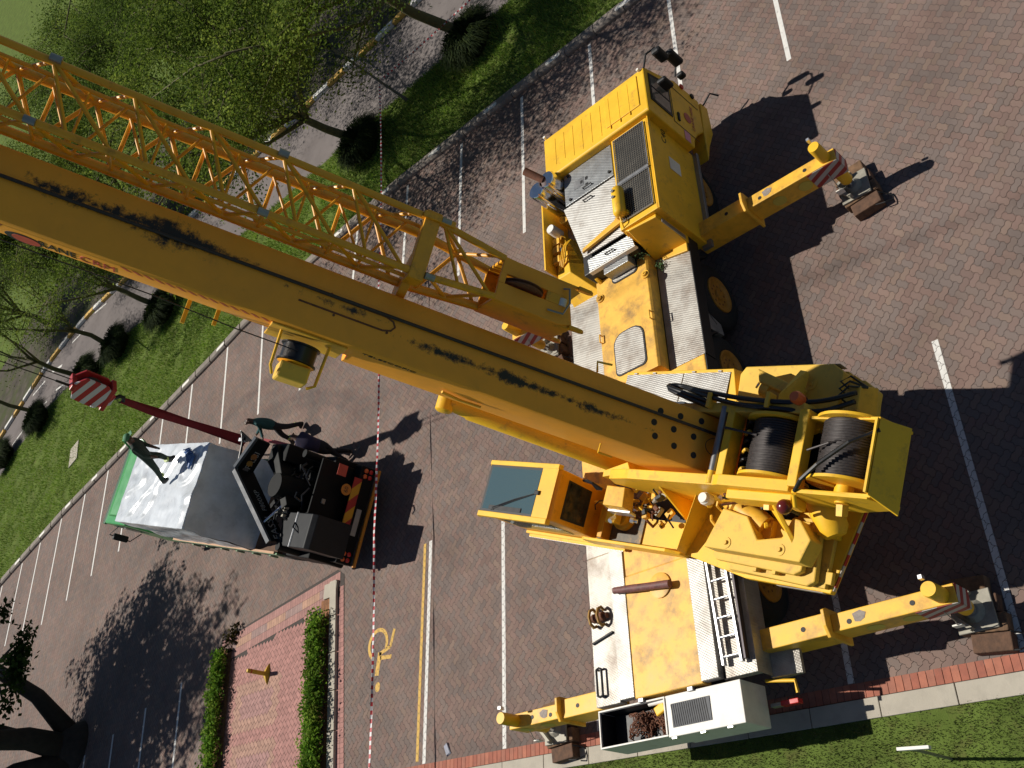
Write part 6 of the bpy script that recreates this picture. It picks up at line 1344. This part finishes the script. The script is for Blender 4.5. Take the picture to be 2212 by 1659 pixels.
tree('fever_tree', 'slim forked tree on the verge between the boom and the red hook block', (24.1, 39.5, .05), 6.3, 3.0, 6, FC, 'bark_g', 32, .3, .09, tr=.12, fork=.36, nl=4, group=VG, twigs=5)
tree('fever_tree', 'slim tree on the verge directly behind the red hook block', (23.6, 42.3, .05), 6.2, 2.8, 8, FC, 'bark_g', 28, .3, .09, tr=.12, fork=.45, nl=4, group=VG, twigs=5)
tree('fever_tree', 'tree at the left edge of the picture beyond the hook block', (24.2, 48.6, .05), 6.0, 2.6, 9, FC, 'bark_g', 26, .3, .09, tr=.11, fork=.45, nl=4, group=VG, twigs=5)
BGL = ['dense dark tree beyond the road at the top edge', 'bushy tree beyond the road in the top middle', 'broad tree beyond the road above the lattice jib', 'light green tree beyond the road near the top left corner', 'feathery tree beyond the road at the left edge above the boom', 'dark low tree beyond the road hidden behind the boom', 'leafy tree beyond the road at the far left edge']
for k, (x, y, h_, s_) in enumerate(((31.5, 19.5, 7.5, 3.6), (30.6, 24.5, 7.2, 3.8), (32.0, 30.5, 7.8, 4.2), (37.5, 38.0, 8.0, 4.5), (30.8, 37.5, 6.6, 3.6), (30.6, 43.5, 6.2, 3.3), (31.0, 51.0, 6.2, 3.4))):
    tree('feathery_tree', BGL[k], (x, y, .03), h_, s_, 40 + k, FC if k in (3, 4) else DC, 'bark_g', 135, .4, .09, tr=.16, fork=.28, nl=6, group='trees beyond the road', twigs=6)
# the big dark tree at the lower left, its crown outside the frame
bt = thing('shade_tree', 'large dark forked tree at the lower left casting the dappled shade', 'tree', (5.65, 33.9, 0))
r = random.Random(77); wd = MB(); B0 = V((5.65, 33.9, -.1)); tips = []
wd.tube([B0, B0 + V((0, 0, .25)), B0 + V((.0, .05, .6)), B0 + V((0, .05, .8))], [.95, .8, .6, .3], 16)
LIMB = [((6.0, 33.9, .2), (7.15, 34.2, 1.5), (7.85, 34.4, 3.0), (9.0, 35.4, 5.6)), ((5.6, 33.9, .3), (5.75, 33.9, 1.6), (5.5, 33.9, 3.1), (6.9, 36.1, 6.0)), ((5.2, 33.8, .2), (4.8, 34.3, 1.6), (3.6, 34.8, 3.2), (2.2, 35.2, 5.5)), ((5.6, 34.0, .6), (6.0, 34.6, 2.4), (5.6, 35.2, 4.6), (5.0, 34.9, 7.0))]
RD = [(.34, .25, .21, .15), (.46, .36, .30, .18), (.36, .26, .2, .14), (.26, .22, .18, .12)]
for L_, R_ in zip(LIMB, RD): wd.tube([V(p) for p in L_], list(R_), 12)
ctr = V((7.6, 36.6, 9.2)); RXY = (4.6, 5.2, 3.6)
for i in range(150):
    while True:
        p = V((r.uniform(-1, 1), r.uniform(-1, 1), r.uniform(-.9, 1)))
        if .25 < p.length < 1: break
    e = ctr + V((p.x * RXY[0], p.y * RXY[1], p.z * RXY[2])); L_ = LIMB[r.randrange(4)]; s0 = V(L_[3]).lerp(V(L_[2]), r.random() * .8)
    m_ = s0.lerp(e, .55) + V((r.gauss(0, .3), r.gauss(0, .3), r.gauss(0, .25))); wd.tube([s0, m_, e], [.09, .05, .015], 5)
    for j in range(9): tips.append((e.lerp(m_, r.random() * .7) + V((r.gauss(0, .5), r.gauss(0, .5), r.gauss(0, .35))), 0))
for (ax_, ay_, az_, n_) in ((9.3, 32.7, 3.6, 4), (7.5, 30.4, 3.6, 7), (7.85, 30.4, 3.55, 7), (7.3, 30.7, 3.55, 6), (6.9, 30.8, 3.4, 8), (7.1, 30.6, 3.4, 5), (6.4, 31.5, 3.2, 6)):
    wd.tube([V(LIMB[0][2]) + V((r.gauss(0, .2), 0, 0)), V((ax_, ay_ + .3, az_ + .1)), V((ax_, ay_, az_))], [.05, .03, .01], 5)
    for j in range(n_): tips.append((V((ax_ + r.gauss(0, .17), ay_ + r.gauss(0, .17), az_ + r.gauss(0, .1))), 0))
wd.build('trunk', 'bark_d', bt, 0, 'all')
vs = []; fs = []; cs = []; leaves(r, tips, 24, .17, .19, [(0.03, 0.055, 0.012), (0.04, 0.07, 0.016), (0.025, 0.045, 0.01)], vs, fs, cs)
raw('crown', vs, fs, 'leaf', parent=bt, cols=cs)
# spiky shrubs round the tree feet
def shrub(label, loc, rad, h_, n_, seed):
    r = random.Random(seed); vs = []; fs = []; cs = []; L_ = V(loc)
    for _ in range(n_):
        a = r.random() * 6.283; rr_ = rad * math.sqrt(r.random()) * .5; p = L_ + V((math.cos(a) * rr_, math.sin(a) * rr_, 0)); b_ = a + r.gauss(0, .4); l_ = rad * r.uniform(.35, .8); hh = h_ * r.uniform(.6, 1.1)
        m_ = p + V((math.cos(b_) * l_ * .5, math.sin(b_) * l_ * .5, hh)); e = p + V((math.cos(b_) * l_, math.sin(b_) * l_, hh * r.uniform(.5, .95))); s_ = V((-math.sin(b_), math.cos(b_), 0)) * .012; b = len(vs)
        vs += [p - s_, p + s_, m_ - s_, m_ + s_, e]; fs += [(b, b + 1, b + 3, b + 2), (b + 2, b + 3, b + 4)]; c = r.choice([(0.02, 0.034, 0.012), (0.03, 0.048, 0.016), (0.05, 0.07, 0.02)]); cs += [c, c]
    tag(raw('spiky_shrub', vs, fs, 'leaf', cols=cs, org=L_), label, 'shrub', 'dark spiky shrubs at the tree feet')
for k, (lab, x, y) in enumerate((('dark spiky shrub at the foot of the tree nearest the kerb top', 23.3, 14.4), ('dark spiky shrub round the trunk beside the barrier tape', 22.8, 19.7), ('dark spiky shrub just behind the lower edge of the boom', 23.2, 33.8), ('dark spiky shrub under the slim tree left of the cable reel', 23.5, 38.2), ('dark spiky shrub partly behind the red hook block', 23.3, 41.3), ('dark spiky shrub by the road left of the hook block', 23.1, 47.0), ('dark spiky shrub farthest left on the verge', 22.5, 51.3))):
    shrub(lab, (x, y, .04), 1.1, .7, 2600, 90 + k)
def hedge(label, a, b, wd_, h_, n_, seed):
    r = random.Random(seed); a = V(a); b = V(b); d = b - a; nrm = V((-d.y, d.x, 0)).normalized(); th = thing('hedge', label, 'hedge', a.lerp(b, .5)); stem = MB(); tips = []
    for _ in range(n_):
        t = r.random(); p = a + d * t + nrm * r.gauss(0, wd_ * .22); bul = .8 + .35 * noise.noise(V((t * 9, seed, 0))); e = p + V((r.gauss(0, .06), r.gauss(0, .06), h_ * bul * r.uniform(.35, 1))); tips.append((e, 0))
        if r.random() < .25: stem.tube([p, e], [.012, .005], 4)
    stem.build('stems', 'wood2', th)
    vs = []; fs = []; cs = []; leaves(r, tips, 18, .075, .085, [(0.13, 0.25, 0.025), (0.18, 0.32, 0.03), (0.09, 0.19, 0.02), (0.22, 0.32, 0.04)], vs, fs, cs); raw('foliage', vs, fs, 'leaf', parent=th, cols=cs)
hedge('bright green hedge in a soil bed beside the narrow concrete kerb', (3.2, 19.42, .03), (6.95, 19.82, .03), .36, .5, 560, 11)
hedge('bright green hedge at the edge of the big tree shade', (2.8, 24.1, .03), (6.95, 24.5, .03), .28, .45, 480, 12)
fb = thing('fallen_branch', 'dark leafy branch lying on the paving at the corner of the brick apron', 'branch', (7.35, 24.2, 0))
r = random.Random(5); vs = []; fs = []; cs = []; st = [V((7.15 + .06 * i, 24.45 - .07 * i + .03 * math.sin(i * 2), .05 + .02 * math.sin(i))) for i in range(8)]
MB().tube(st, [.014, .013, .012, .011, .01, .009, .007, .005], 5).build('stem', 'bark_d', fb)
leaves(r, [(p + V((r.gauss(0, .1), r.gauss(0, .1), .04 + abs(r.gauss(0, .06)))), 0) for p in st + st], 9, .06, .13, [(0.02, 0.02, 0.008), (0.05, 0.04, 0.012)], vs, fs, cs)
raw('foliage', vs, fs, 'leaf', parent=fb, cols=cs)
